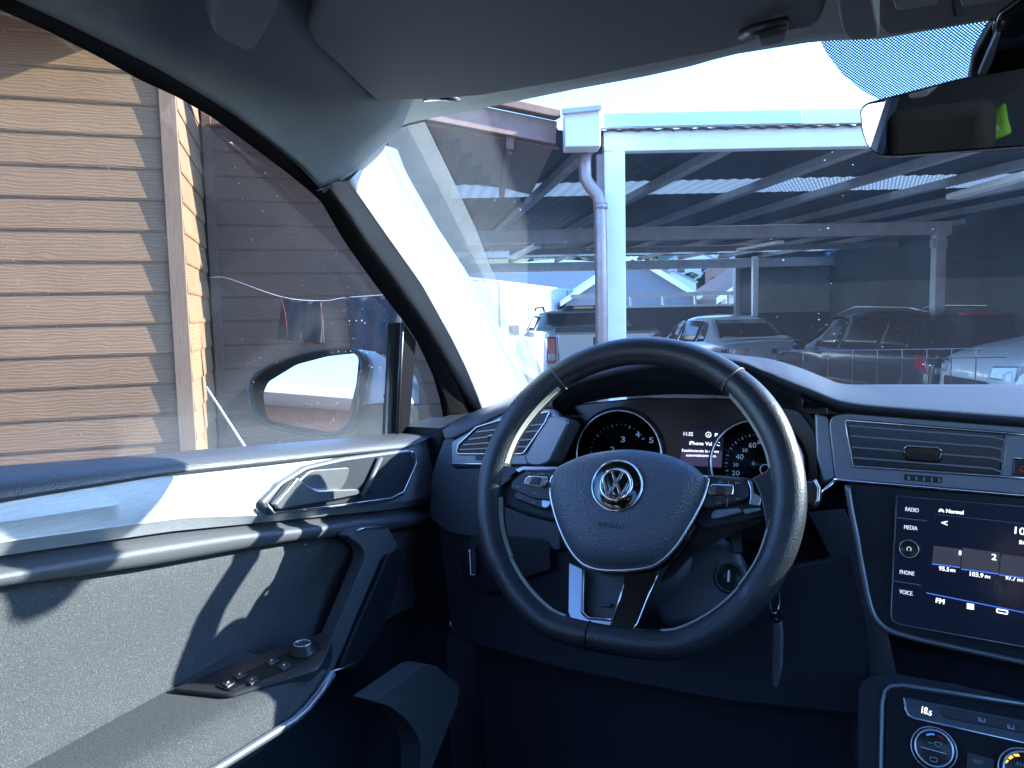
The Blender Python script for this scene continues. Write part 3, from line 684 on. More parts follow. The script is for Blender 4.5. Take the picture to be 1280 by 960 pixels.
# pickup ------------------------------------------------------------
ST = [(2.62,(.45,.6,.95,.98,.7,.78,.5)),(2.5,(.3,.55,1.02,1.06,.8,.9,.6)),(1.7,(.28,.5,1.18,1.22,.86,.92,.7)),(1.25,(.28,.5,1.22,1.27,.86,.92,.72)),
      (.62,(.28,.5,1.3,1.64,.86,.92,.70)),(.2,(.28,.5,1.32,1.70,.86,.92,.70)),(-.75,(.28,.5,1.33,1.70,.86,.92,.70)),(-.98,(.28,.5,1.34,1.68,.86,.92,.69)),(-1.12,(.28,.5,1.35,1.38,.86,.92,.7)),
      (-1.2,(.3,.5,1.36,1.39,.86,.92,.7)),(-2.4,(.34,.5,1.37,1.4,.86,.92,.7)),(-2.62,(.45,.55,1.37,1.4,.84,.91,.7)),(-2.66,(.5,.58,1.35,1.38,.8,.88,.66))]
pk_pos = WP(719, 14.2, 0)
e, loc, wid = car('parked_pickup', pk_pos, HD, ST, M['paint_pickup'], [[(.95,1.29),(.1,1.33),(.06,1.62),(.55,1.58)],[(.02,1.33),(-.88,1.35),(-.82,1.6),(0,1.62)]],
    ((-1.09,1.39,.70),(-1.0,1.63,.64)), ((1.2,1.28,.74),(.66,1.62,.64)), (1.65,-1.6), 'pale silver pickup with tailgate towards us, left of the white post', 'pickup', wr=.37, half=.9)
t = MB(); t.box((-2.665,0,1.06), (.05,1.42,.56)); tg = loc(t, 'tailgate', M['paint_pickup'], bevel=.02)
t = MB(); t.box((-2.70,0,1.22), (.03,.36,.12)); loc(t, 'tailgate_handle', M['car_black'], parent=tg, bevel=.01)
t = MB(); t.box((-2.62,0,1.39), (.1,1.5,.06)); loc(t, 'tailgate_cap', M['car_black'], bevel=.01)
for s in (1,-1):
    t = MB(); t.box((-2.62,s*.81,1.1), (.16,.15,.40)); tl = loc(t, 'tail_lamp', M['tail'], bevel=.03)
    t = MB(); t.box((-2.705,s*.81,1.0), (.02,.11,.1)); loc(t, 'reverse_lens', M['lamp_clear'], parent=tl, bevel=.01)
    t = MB(); t.tube([(.5,s*.66,1.70),(.4,s*.66,1.75),(-.7,s*.66,1.75),(-.8,s*.66,1.69)], .02); loc(t, 'roof_rail', M['car_black'], smooth=True)
    t = MB(); t.box((.9,s*1.03,1.33), (.12,.2,.2)); loc(t, 'wing_mirror', M['car_black'], bevel=.03)
t = MB(); t.slab([Vector(p) for p in ((-.95,-.36,1.69),(-.95,.36,1.69),(-.95,.28,1.77),(-.95,-.28,1.77))], [Vector(p) for p in ((-.7,-.36,1.69),(-.7,.36,1.69),(-.7,.28,1.76),(-.7,-.28,1.76))]); sp = loc(t, 'roof_spoiler', M['car_black'], bevel=.02)
t = MB(); t.box((-.96,0,1.735), (.02,.34,.035)); loc(t, 'brake_light', M['tail'], parent=sp)
t = MB(); t.box((-2.74,0,.5), (.16,1.6,.16)); loc(t, 'bumper', M['silver'], bevel=.03)
t = MB(); t.box((-2.835,0,.52), (.01,.4,.13)); loc(t, 'plate', M['plate'])
# sedan --------------------------------------------------------------
ST = [(2.2,(.3,.45,.7,.72,.6,.7,.4)),(2.1,(.22,.4,.78,.8,.75,.82,.5)),(1.2,(.2,.38,.9,.93,.82,.86,.6)),(.9,(.2,.38,.93,.97,.82,.86,.6)),
      (.2,(.2,.38,.94,1.42,.82,.87,.60)),(-.3,(.2,.38,.94,1.47,.82,.87,.61)),(-.9,(.2,.38,.95,1.44,.82,.87,.60)),(-1.1,(.2,.38,.96,1.38,.82,.87,.58)),(-1.65,(.2,.38,.98,1.05,.82,.87,.6)),
      (-1.72,(.2,.38,.98,1.03,.82,.87,.6)),(-2.1,(.24,.4,.96,1.02,.8,.84,.6)),(-2.22,(.32,.45,.93,.98,.74,.8,.55)),(-2.25,(.4,.5,.86,.88,.7,.74,.5))]
sd_pos = WP(894, 15.4, .08)
HS = (FH + RH*-.2).normalized()
e, loc, wid = car('parked_sedan', sd_pos, HS, ST, M['paint_silver'], [[(.72,.97),(.0,.97),(-.04,1.38),(.24,1.33)],[(-.08,.97),(-.85,.98),(-.86,1.36),(-.1,1.38)],[(-.9,.98),(-1.2,1.0),(-1.02,1.32),(-.91,1.35)]],
    ((-1.62,1.03,.68),(-1.12,1.37,.54)), ((.86,.98,.7),(.25,1.38,.56)), (1.35,-1.35), 'silver saloon with dark rear window parked behind the steering wheel rim', 'sedan', wr=.31, half=.85)
for s in (1,-1):
    t = MB(); t.slab([Vector(p) for p in ((-2.16,s*.83,.72),(-2.16,s*.83,.9),(-2.26,s*.5,.9),(-2.26,s*.52,.74))], [Vector(p) for p in ((-1.95,s*.84,.74),(-1.95,s*.84,.9),(-2.1,s*.45,.9),(-2.1,s*.45,.74))]); loc(t, 'tail_lamp', M['tail'], bevel=.015)
    t = MB(); t.box((.62,s*.97,1.0), (.1,.18,.13)); loc(t, 'wing_mirror', M['paint_silver'], bevel=.03)
t = MB(); t.box((-2.285,0,.66), (.015,.42,.12)); loc(t, 'plate', M['plate'])
t = MB(); t.box((-2.26,0,.84), (.03,.1,.09)); loc(t, 'boot_badge', M['car_black'], bevel=.02)
t = MB(); t.box((-2.27,0,.42), (.1,1.5,.2)); loc(t, 'bumper', M['paint_silver'], bevel=.05)
# dark estate -----------------------------------------------------------
ST = [(2.25,(.32,.45,.74,.76,.6,.7,.4)),(2.15,(.24,.42,.84,.87,.76,.84,.5)),(1.3,(.22,.4,1.0,1.04,.84,.89,.6)),(.98,(.22,.4,1.03,1.08,.84,.89,.62)),
      (.3,(.22,.4,1.04,1.55,.84,.9,.62)),(-.2,(.22,.4,1.05,1.63,.84,.9,.64)),(-1.4,(.22,.4,1.07,1.61,.84,.9,.63)),(-1.85,(.22,.4,1.09,1.56,.84,.9,.60)),(-2.08,(.24,.42,1.1,1.3,.83,.89,.62)),
      (-2.2,(.26,.42,1.02,1.1,.82,.88,.62)),(-2.28,(.34,.45,.9,.94,.78,.82,.58))]
sv_pos = WP(1108, 11.5, -.03)
HV = (FH + RH*-.12).normalized()
e, loc, wid = car('parked_estate_car', sv_pos, HV, ST, M['paint_black'], [[(.82,1.08),(-.1,1.08),(-.14,1.53),(.36,1.48)],[(-.18,1.08),(-1.05,1.1),(-1.08,1.53),(-.2,1.54)],[(-1.12,1.1),(-1.78,1.12),(-1.6,1.46),(-1.14,1.52)]],
    ((-2.12,1.13,.72),(-1.87,1.54,.56)), ((.95,1.1,.74),(.35,1.52,.6)), (1.4,-1.4), 'black estate car with red tail lamp parked beyond the wire rail', 'estate car', wr=.33, half=.88)
for s in (1,-1):
    t = MB(); t.slab([Vector(p) for p in ((-2.2,s*.87,.84),(-2.14,s*.87,1.08),(-2.2,s*.56,1.08),(-2.28,s*.6,.86))], [Vector(p) for p in ((-1.95,s*.88,.88),(-1.95,s*.88,1.08),(-2.02,s*.5,1.08),(-2.1,s*.5,.86))]); tl = loc(t, 'tail_lamp', M['tail'], bevel=.015)
    t = MB(); t.box((-2.255,s*.71,.89), (.03,.2,.075)); loc(t, 'reverse_lens', M['lamp_clear'], parent=tl, bevel=.01)
    t = MB(); t.box((.72,s*1.0,1.1), (.1,.19,.14)); loc(t, 'wing_mirror', M['paint_black'], bevel=.03)
    t = MB(); t.tube([(.3,s*.6,1.56),(-.2,s*.6,1.68),(-1.4,s*.6,1.66),(-1.75,s*.58,1.6)], .014); loc(t, 'roof_rail', M['silver'], smooth=True)
t = MB(); t.box((-2.28,0,.83), (.02,.45,.12)); loc(t, 'plate', M['plate'])
t = MB(); t.box((-2.27,0,.97), (.03,1.2,.035)); loc(t, 'boot_strip', M['tail'])
t = MB(); t.box((-1.93,0,1.57), (.1,.5,.03)); loc(t, 'brake_light', M['tail'])
# white van-like car nose -----------------------------------------------
ST = [(2.3,(.36,.5,.86,.9,.6,.72,.45)),(2.2,(.28,.46,1.02,1.06,.78,.86,.55)),(1.6,(.26,.44,1.16,1.2,.86,.91,.66)),(1.05,(.26,.44,1.2,1.3,.86,.92,.68)),
      (.4,(.26,.44,1.2,1.78,.86,.92,.66)),(-.2,(.26,.44,1.21,1.86,.86,.92,.67)),(-1.5,(.26,.44,1.22,1.85,.86,.92,.66)),(-2.1,(.28,.46,1.22,1.7,.85,.91,.62)),(-2.3,(.34,.5,1.1,1.2,.8,.86,.6))]
HW = (RH*-1+FH*.1).normalized()
wv_pos = WP(1232, 7.9, .05)+RH*2.25
e, loc, wid = car('white_car', wv_pos, HW, ST, M['paint_white'], [[(.95,1.24),(-.1,1.24),(-.14,1.74),(.42,1.7)],[(-.18,1.24),(-1.2,1.25),(-1.2,1.74),(-.2,1.75)]],
    None, ((1.02,1.3,.76),(.44,1.76,.62)), (1.45,-1.45), 'white car with its bonnet and front wheel arch showing at the right of the windscreen', 'car', wr=.4, half=.9)
for s in (1,-1):
    t = MB(); t.slab([Vector(p) for p in ((2.22,s*.78,.84),(2.2,s*.8,1.0),(2.3,s*.5,.98),(2.33,s*.5,.86))], [Vector(p) for p in ((1.85,s*.89,.9),(1.85,s*.89,1.02),(2.1,s*.45,.98),(2.1,s*.45,.86))]); loc(t, 'headlamp', M['lamp_clear'], bevel=.015)
    t = MB(); t.box((1.0,s*.93,1.05), (.22,.02,.035)); loc(t, 'side_strip', M['car_black'])
    t = MB(); t.box((.8,s*1.02,1.26), (.1,.2,.18)); loc(t, 'wing_mirror', M['car_black'], bevel=.03)
t = MB(); t.box((2.32,0,.75), (.04,.9,.14)); loc(t, 'grille', M['car_black'], bevel=.02)
t = MB(); t.box((2.34,0,.5), (.02,.4,.11)); loc(t, 'plate', M['plate'])
# ================================================================== THE CAR WE SIT IN
CAR = empty('car', (0.2, -0.4, 0.3))
tag(CAR, 'car seen from its driver seat, with leather steering wheel, dark dashboard and pale roof lining', 'car')
M['screen_glass'] = glass('windscreen glass', tint=(.80,.90,.95), dust=.010, speck=.6, speckscale=95, smear=.004, gloss=.45, dust_haze_col=(.32,.55,.92))  # dust film coloured blue to imitate the haze of veiling glare
M['door_glass'] = glass('door glass', tint=(.84,.89,.89), dust=.008, speck=.55, speckscale=190, smear=.022, gloss=.4, spread=.27, bottom=(1.44, 1.58, .16))  # film thickens low down: dirt, plus the sill's reflection painted in
M['clear_glass'] = glass('side glass', tint=(.8,.86,.86), dust=.01, speck=.1)
# windscreen plane (leans back from the scuttle to the header)
WSN = Vector((0, -.37, -.60)).normalized()
WS = Plane((0, -.525, -.851), (0, 1.355, 1.625))
# ---- window frame line of the driver's door (pixels of the photograph)
SEAL_IN = [(-140,-62),(-70,-24),(0,12),(62,40),(125,72),(175,100),(219,120),(266,147),(312,181),(359,216),(400,250),(431,303),(469,356),(503,400),(522,428),(541,469),(550,500),(556,533)]
SEAL_OUT = [(-140,-82),(-70,-42),(0,-5),(62,23),(125,53),(188,83),(237,111),(281,136),(326,168),(372,204),(408,240),(450,300),(490,353),(528,406),(559,456),(584,500),(594,518),(599,533)]
def xdoor(py): return -.655 + .16*min(1, max(0, (540-py)/520))**1.1     # window frame leans inward towards the roof
def DP(px, py, dx=0.0): return PX(xdoor(py)+dx)(px, py)
N = 60
def dline(pts, dx=0.0, n=N): return [DP(p.x, p.y, dx) for p in resample([Vector((*q, 0)) for q in pts], n)]
a = dline(SEAL_IN, -.012); b = dline(SEAL_IN, .002); c = dline(SEAL_OUT, .012); d = dline(SEAL_OUT, -.005)
mid = [p.lerp(q, .55)+Vector((.012,0,0)) for p, q in zip(b, c)]
mid2 = [p.lerp(q, .3)+Vector((-.004,0,0)) for p, q in zip(b, c)]
SEAL_MB = MB().grid([a, b, mid2, mid, c, d])
# ---- headliner: from the seal up to the roof and across
def roofp(px, py, z): return PZ(z)(px, py)
edgeO = [Vector((*q,0)) for q in SEAL_OUT[:10]]+[Vector((400,236,0))]
edgeO = resample(edgeO, 40)
row0 = [DP(p.x, p.y, .010) for p in edgeO]
topL = [(-60,-330),(60,-230),(180,-150),(280,-80),(350,-10),(385,30),(425,80),(455,112),(474,128),(486,142),(494,156)]
topL = resample([Vector((*q,0)) for q in topL], 40)
def rz(py): return 1.865+.05*min(1, max(0, (150-py)/260))
row4 = [roofp(p.x, p.y, rz(p.y)) for p in topL]
# front lobe ends on the windscreen edge: last column follows the lobe outline
rows = [row0]
for t, bul in ((.06,.012),(.14,.030),(.26,.040),(.45,.040),(.65,.03),(.84,.012)):
    rows.append([p.lerp(q, t)+Vector((-.6,.0,.8))*.028*sin(pi*t)*min(1,(1-i/39)*3) for i, (p, q) in enumerate(zip(row0, row4))])
rows.append(row4)
hl = MB(); hl.grid(rows)
# rest of the roof: from the top line across to the other side
far = [Vector((1.05, q.y, q.z+.0)) for q in row4]
prev = row4
seg = []
for t, up_ in ((.0,0), (.012,.03), (.04,.07), (.1,.1), (.5,.11), (.85,.1), (1.0,.05)):
    seg.append([Vector((p.x+(1.0-p.x)*t, p.y, p.z+up_)) for p in row4])
hl.grid(seg)
rear = row4[0]; 
for xa, xb, ya, yb in ((-.62,-.3,.0,-2.3),(-.3,.68,.25,-.1),(-.3,.68,-1.0,-2.3),(.68,1.05,.25,-2.3)):
    hl.grid([[Vector((x, y, 1.945)) for x in (xa, (xa+xb)/2, xb)] for y in (ya, (ya+yb)/2, yb)])
roof = hl.build('roof_lining', M['headliner'], CAR, smooth=True, solid=.008)
# front lobe skirt of the lining where it meets the pillar and the glass
lobe = [(400,236),(416,238),(434,233),(455,217),(468,203),(478,190),(488,171),(494,156)]
lobe = resample([Vector((*q,0)) for q in lobe], 24)
def wsx(px, py): return WS(px, py)
top_ = [row0[-1].lerp(row4[-1], i/23) for i in range(24)]
l0 = []
for i, p in enumerate(lobe):
    t = i/23
    A = DP(p.x, p.y, .012); B = WS.off(.012)(p.x, p.y); l0.append(EYE+ray(p.x, p.y)*((((A-EYE).dot(FW))*(1-t)+((B-EYE).dot(FW))*t)*(1-.085*min(1,4*t))))
base_ = [rows[k][-1] for k in range(len(rows))]
base_r = resample(base_, 24)
lm = MB(); mids = [p.lerp(q, .5)+Vector((.01,-.02,-.006)) for p, q in zip(base_r, l0)]
lm.grid([base_r, mids, l0, [EYE+(p-EYE)*1.01+Vector((-.004,0,.003)) for p in l0], [EYE+(p-EYE)*1.09+Vector((-.02,.0,.014)) for p in l0]]); lm.build('pillar_top_cover', M['headliner'], roof, smooth=True)
# header: strip of lining between visor and glass
HEAD = [(486,163),(492,161),(510,154),(530,150),(560,143),(605,135),(717,112),(800,97),(860,84),(912,69),(1025,51),(1096,49),(1175,36),(1242,25),(1400,-8),(1700,-70),(2200,-190)]
hd = resample([Vector((*q,0)) for q in HEAD], 60)
h0 = [WS.off(.006)(p.x, p.y) for p in hd]
h1 = [q+Vector((0,-.012,.004)) for q in h0]; h2 = [q+Vector((0,-.05,.028)) for q in h0]; h3 = [q+Vector((0,-.16,.08)) for q in h0]; h4 = [Vector((q.x, q.y-.45, 2.0)) for q in h0]
hm = MB(); hm.grid([[q+Vector((0,.03,.03)) for q in h0], h0, h1, h2, h3, h4]); hm.build('roof_header', M['headliner'], roof, smooth=True)
# outer roof skin, closing the body
sk = MB()
YF = h0[20].y+.02
for pts_, ya, yb in ((((-.72,1.90),(-.6,1.985),(-.3,2.005)),YF,-2.35),(((.68,2.005),(1.0,1.985),(1.12,1.90)),YF,-2.35),(((-.3,2.005),(.2,2.02),(.68,2.005)),YF,-.1),(((-.3,2.005),(.2,2.02),(.68,2.005)),-1.0,-2.35)):
    sk.grid([[Vector((x, y, z+.04)) for x, z in pts_] for y in (ya, (ya+yb)/2, yb)])
sk.build('roof_skin', M['paint_silver'], CAR, smooth=True, solid=.006)
sgm = MB(); sgm.f.append((0,1,2,3)); sgm.v += [Vector((-.3,-.1,2.0)), Vector((.68,-.1,2.0)), Vector((.68,-1.0,2.0)), Vector((-.3,-1.0,2.0))]; sgm.build('added_sunroof_glass', M['clear_glass'], CAR)  # sunroof added out of view to let blue skylight onto the wheel hub
# grab handle mount on the lining (upper left)
gp = Plane((.55,-.35,-.75), EYE+(roofp(305, 30, 1.90)-EYE)*.845)
panel('grab_handle', rnd([(268,-30),(335,-60),(352,-8),(345,20),(318,62),(308,65),(272,46),(264,34)], 14), gp, .03, M['headliner'], roof, bevel=.012, seg=4)
# ---- sun visor
VP = Plane((0,-.1,-.995), (0,.72,1.857))
vis = rnd([(383,36),(388,52),(470,129),(537,126),(600,122),(720,102),(810,84),(905,66),(990,41),(1024,36),(1036,0),(1050,-140),(470,-140)], [18,10,10,4,4,4,4,4,6,14,10,40,60])
visor = panel('sun_visor', vis, VP, .02, M['visor'], CAR, bevel=.008, seg=4)
nv = VP.n
m = MB(); m.tube([VP(530,128)-VP.n*.004, VP(552,126)-VP.n*.004, VP(575,128)-VP.n*.004], .0035, 8); m.build('visor_clip', M['silver'], visor, smooth=True)
m = MB(); m.tube([VP.off(.004)(928,44), VP.off(.006)(945,36), VP.off(.006)(985,27)], .0045, 8); m.build('visor_rod', M['switch'], visor, smooth=True)
panel('rod_clip', rnd([(945,40),(972,32),(985,34),(986,42),(968,48),(948,50)], 6), VP, .012, M['visor'], visor, bevel=.003, lift=.006)
V2 = VP.off(.006)
panel('visor_hinge', rnd([(1038,-60),(1080,-70),(1100,46),(1088,49),(1066,52),(1052,40)], 8), V2, .03, M['visor'], visor, bevel=.008)
# overhead console
OC = Plane((0,-.5,-.86), WS(1180,34)+Vector((0,-.05,-.0)))
oc = panel('overhead_console', rnd([(1086,-60),(1094,30),(1106,47),(1180,36),(1243,24),(1340,4),(1340,-90)], 10), OC, .05, M['visor'], CAR, bevel=.006)
panel('reading_lamp', rnd([(1112,-20),(1120,12),(1172,4),(1176,-20)], 6), OC, .01, M['headliner'], oc, bevel=.003, lift=.002)
panel('console_groove', [(1186,-20),(1192,20),(1196,20),(1190,-20)], OC, .004, M['switch'], oc, lift=.001)
panel('console_switch', rnd([(1196,-20),(1202,8),(1260,-3),(1256,-30)], 5), OC, .006, M['headliner'], oc, bevel=.002, lift=.002)
# ---- A-pillar trim
L0 = [(404,232),(430,268),(450,299),(490,352),(528,405),(559,455),(584,499),(596,518),(602,536)]
L1 = [(436,226),(453,250),(481,290),(528,356),(566,425),(582,458),(592,482),(600,503),(608,534)]
L2 = [(482,182),(490,204),(500,223),(534,281),(569,333),(603,388),(641,456),(656,486),(672,520)]
def pl(pts, f, n=40): return [f(p.x, p.y) for p in resample([Vector((*q,0)) for q in pts], n)]
l0 = pl(L0, lambda x, y: DP(x, y, .012)); l2 = pl(L2, lambda x, y: WS.off(.004)(x, y))
l1p = resample([Vector((*q,0)) for q in L1], 40); l1 = []
for i, p in enumerate(l1p):
    dA = (l0[i]-EYE).dot(FW); dB = (l2[i]-EYE).dot(FW); l1.append(EYE+ray(p.x, p.y)*(min(dA, dB)*.985-.006))
pm = MB()
rows = [[p+Vector((-.02,.01,0)) for p in l0], l0, [p.lerp(q, .5)+Vector((.004,-.006,0)) for p, q in zip(l0, l1)], [p.lerp(q, .9) for p, q in zip(l0, l1)], l1,
        [p.lerp(q, .12) for p, q in zip(l1, l2)], [p.lerp(q, .55)+Vector((.003,-.004,.002)) for p, q in zip(l1, l2)], l2, [p+Vector((0,.03,.0)) for p in l2]]
pm.grid(rows); pillar = pm.build('pillar_trim', M['pillar'], CAR, smooth=True)
SEAL_MB.build('window_seal', M['rubber'], CAR, smooth=True)
# ---- windscreen
wsb = [(656,486),(641,456),(603,388),(569,333),(534,281),(500,223),(488,195),(480,150),(480,60),(900,30),(1300,-30),(2300,-260),(2300,470),(1280,492),(900,500),(700,510)]
ws = MB(); ws.f.append(tuple(range(len(wsb)))); ws.v += [WS(*p) for p in wsb]
screen = ws.build('windscreen', M['screen_glass'], CAR)
# ceramic band along the pillar, dusty and half opaque
M['frit'] = glass('dusty windscreen edge', tint=(.26,.33,.37), dust=.13, speck=.9, speckscale=240, smear=.2, dust_haze_col=(.62,.68,.70))
fr = [(486,163),(531,152),(569,230),(596,288),(613,333),(648,405),(672,450),(684,480),(662,492),(656,486),(641,456),(603,388),(569,333),(534,281),(500,223),(484,190)]
m = MB(); m.f.append(tuple(range(len(fr)))); m.v += [WS.off(.0015)(*p) for p in fr]; m.build('edge_band', M['frit'], screen)
# dotted sunshade band round the mirror foot
dm = bpy.data.materials.new('dotted ceramic band'); dm.use_nodes = True; t = dm.node_tree; t.nodes.clear()
tc = nd(t, 'ShaderNodeTexCoord'); mp = nd(t, 'ShaderNodeMapping'); mp.inputs['Rotation'].default_value = (0, 0, radians(45)); mp.inputs['Scale'].default_value = (440, 440, 0)
t.links.new(tc.outputs['Object'], mp.inputs[0]); vo = nd(t, 'ShaderNodeTexVoronoi', Scale=1.0, Randomness=0.0); t.links.new(mp.outputs[0], vo.inputs['Vector'])
lt = nd(t, 'ShaderNodeMath', operation='LESS_THAN'); lt.inputs[1].default_value = .5; t.links.new(vo.outputs['Distance'], lt.inputs[0])
tr = nd(t, 'ShaderNodeBsdfTransparent'); df = nd(t, 'ShaderNodeBsdfDiffuse'); df.inputs[0].default_value = (.012,.02,.03,1)
mx = nd(t, 'ShaderNodeMixShader'); t.links.new(lt.outputs[0], mx.inputs[0]); t.links.new(tr.outputs[0], mx.inputs[1]); t.links.new(df.outputs[0], mx.inputs[2])
ou = nd(t, 'ShaderNodeOutputMaterial'); t.links.new(mx.outputs[0], ou.inputs[0])
db = rnd([(1018,30),(1030,62),(1052,92),(1076,112),(1100,126),(1420,126),(1420,-60),(1010,-20)], 8)
m = MB(); m.f.append(tuple(range(len(db)))); m.v += [WS.off(.0015)(*p) for p in db]; m.build('dotted_band', dm, screen)
# ---- body closing: side panels, floor, rear (out of the photograph, they keep the cabin dark)
def sheet(name, pts, m, par=CAR, th=.01):
    mb = MB(); mb.f.append(tuple(range(len(pts)))); mb.v += [Vector(p) for p in pts]; return mb.build(name, m, par, solid=th)
sheet('floor', [(-.7,1.35,.62),(1.1,1.35,.62),(1.1,-2.3,.62),(-.7,-2.3,.62)], M['carpet'])
sheet('bulkhead', [(-.75,1.36,.6),(1.15,1.36,.6),(1.15,1.34,1.42),(-.75,1.34,1.42)], M['carpet'])
sheet('passenger_door', [(1.06,1.36,.6),(1.06,-2.3,.6),(1.06,-2.3,1.48),(1.06,1.36,1.48)], M['panel'])
sheet('rear_quarter', [(-.66,-1.4,1.46),(-.12,-2.3,1.46),(-.1,-2.15,1.95),(-.5,-1.35,1.95)], M['panel'], th=.03)
sheet('tailgate', [(-.75,-2.3,.6),(1.12,-2.3,.6),(1.1,-2.32,1.5),(-.73,-2.32,1.5)], M['panel'])
sheet('rear_window', [(-.6,-2.3,1.5),(.98,-2.3,1.5),(.9,-2.05,1.93),(-.52,-2.05,1.93)], M['clear_glass'])
sheet('passenger_window', [(1.06,1.25,1.48),(1.06,-2.25,1.48),(.98,-2.1,1.92),(.98,.62,1.92)], M['clear_glass'])
for y0, y1, y2, y3 in ((-.42,-.28,-.36,-.48), (-1.5,-1.36,-1.4,-1.54)):
    sheet('door_pillar', [(1.055,y0,1.46),(1.055,y1,1.46),(.975,y2,1.94),(.975,y3,1.94)], M['headliner'], th=.03)
    sheet('door_pillar', [(-.655,y0,1.46),(-.655,y1,1.46),(-.50,y2,1.94),(-.50,y3,1.94)], M['headliner'], th=.03)
sheet('passenger_pillar', [(1.055,1.30,1.5),(1.055,1.2,1.5),(.97,.55,1.94),(.94,.72,1.9)], M['pillar'], th=.03)
sheet('rear_window_frame', [(-.68,-2.3,1.48),(-.6,-2.3,1.48),(-.5,-2.0,1.95),(-.62,-2.0,1.95)], M['headliner'], th=.03)
sheet('rear_window_frame', [(1.07,-2.3,1.48),(.98,-2.3,1.48),(.88,-2.0,1.95),(1.0,-2.0,1.95)], M['headliner'], th=.03)
def seat(x, y, wd):
    s = MB(); s.grid([[Vector((x+wd*u, y+v, z)) for u in (-.5,-.4,0,.4,.5)] for v, z in ((.5,.90),(.52,.98),(.3,1.0),(0,.98))]); 
    s.grid([[Vector((x+wd*u*(1-.15*t), y-.02-.16*t-(.05*abs(u)*-1.5), .95+.62*t)) for u in (-.5,-.42,0,.42,.5)] for t in (0,.2,.5,.8,1)])
    o = s.build('seat', M['seat'], CAR, smooth=True, solid=.09)
    h = MB(); h.box((x, y-.22, 1.72), (.26, .1, .2)); h.build('headrest', M['seat'], o, bevel=.04, seg=4)
for x in (-.24, .62): seat(x, -.42, .52)
seat(.2, -1.45, 1.3)
# ================================================================== DRIVER'S DOOR
def dl(pts, x, n=46, x0=-260, x1=540):
    out = []
    for i in range(n):
        px = x0+(x1-x0)*i/(n-1); py = yat(pts, px); xx = x(px) if callable(x) else x
        out.append(PX(xx)(px, py))
    return out
T0 = [(0,583),(134,572.5),(269,561),(420,549),(500,541),(557,534)]
T1 = [(0,626),(90,611),(201,593),(313,581),(420,569),(512,560),(557,537)]
T2 = [(0,678),(134,660),(233,647),(334,644),(420,635),(487,629),(533,622)]
T3 = [(0,695),(215,664),(358,650),(487,637),(540,629)]
T4 = [(0,720),(188,687),(300,670),(394,661),(456,652),(540,646)]
T5 = [(0,734),(188,707),(300,687),(362,677),(431,670),(540,657)]
T6 = [(-60,1010),(0,975),(90,926),(215,861),(403,790),(540,735)]
def mixl(A, B, t): return [p.lerp(q, t) for p, q in zip(A, B)]
def sh_(L, dx=0, dz=0): return [p+Vector((dx,0,dz)) for p in L]
XE = 556
t0 = dl(T0, -.655, x1=XE); t1 = dl(T1, -.603, x1=XE)
m = MB()
m.grid([sh_(t0,-.02,-.05), sh_(t0,-.004), t0, sh_(mixl(t0,t1,.18),.006,.002), sh_(mixl(t0,t1,.42),.014,.004), sh_(mixl(t0,t1,.66),.014,.003), sh_(mixl(t0,t1,.86),.007), t1, sh_(t1,-.01,-.004)])
door_pts = [(-.640, 1340), ]
base = MB(); xs = [-260+ (XE+60+260)*i/30 for i in range(31)]
b0 = dl(T1, -.658, x0=-260, x1=660, n=40); b1 = dl(T5, -.662, x0=-260, x1=660, n=40)
b2 = [Vector((-.66, p.y, 1.12)) for p in b1]; b3 = [Vector((-.62, p.y, .62)) for p in b1]
base.grid([b0, b1, b2, b3])
rear_ = base.v[0]
base.grid([[Vector((-.63, y, z)) for y in (b0[0].y+.01, -.5, -1.5, -2.3)] for z in (1.47, .62)])
DOOR = base.build('door', M['panel'], CAR, smooth=False, solid=.02)
tag(DOOR, 'driver door with sunlit grey fabric panel, armrest and silver trim')
m.build('door_top', M['sill'], DOOR, smooth=True)
t2 = dl(T2, -.600, x1=540); t1b = dl(T1, -.612, x1=540); t3 = dl(T3, -.614, x1=540); t2b = dl(T2, -.606, x1=540)
m = MB(); m.grid([sh_(t1b,-.01), t1b, mixl(t1b,t2b,.06), sh_(mixl(t1b,t2b,.5),.004), mixl(t1b,t2b,.96), t2b, t3, sh_(t3,-.02)]); m.build('trim_strip', M['brushed'], DOOR, auto=25)
t4 = dl(T4, -.598, x1=541); t5 = dl(T5, -.603, x1=541); t3b = dl(T3, -.622, x1=541)
m = MB(); m.grid([sh_(t3b,-.01), t3b, sh_(mixl(t3b,t4,.6),-.004,.0), sh_(mixl(t3b,t4,.85),.0,.001), t4, sh_(mixl(t4,t5,.3),.002), sh_(mixl(t4,t5,.7),.0015), t5, sh_(t5,-.02)])
m.build('moulding', M['moulding'], DOOR, smooth=True)
t5f = dl(T5, -.616, x1=520); t6 = dl(T6, -.612, x1=520)
m = MB(); m.grid([sh_(t5f,-.008), t5f, sh_(mixl(t5f,t6,.1),.004), sh_(mixl(t5f,t6,.5),-.006), sh_(mixl(t5f,t6,.92),-.003), t6, sh_(t6,-.004,-.02)]); m.build('fabric_insert', M['fabric'], DOOR, smooth=True)
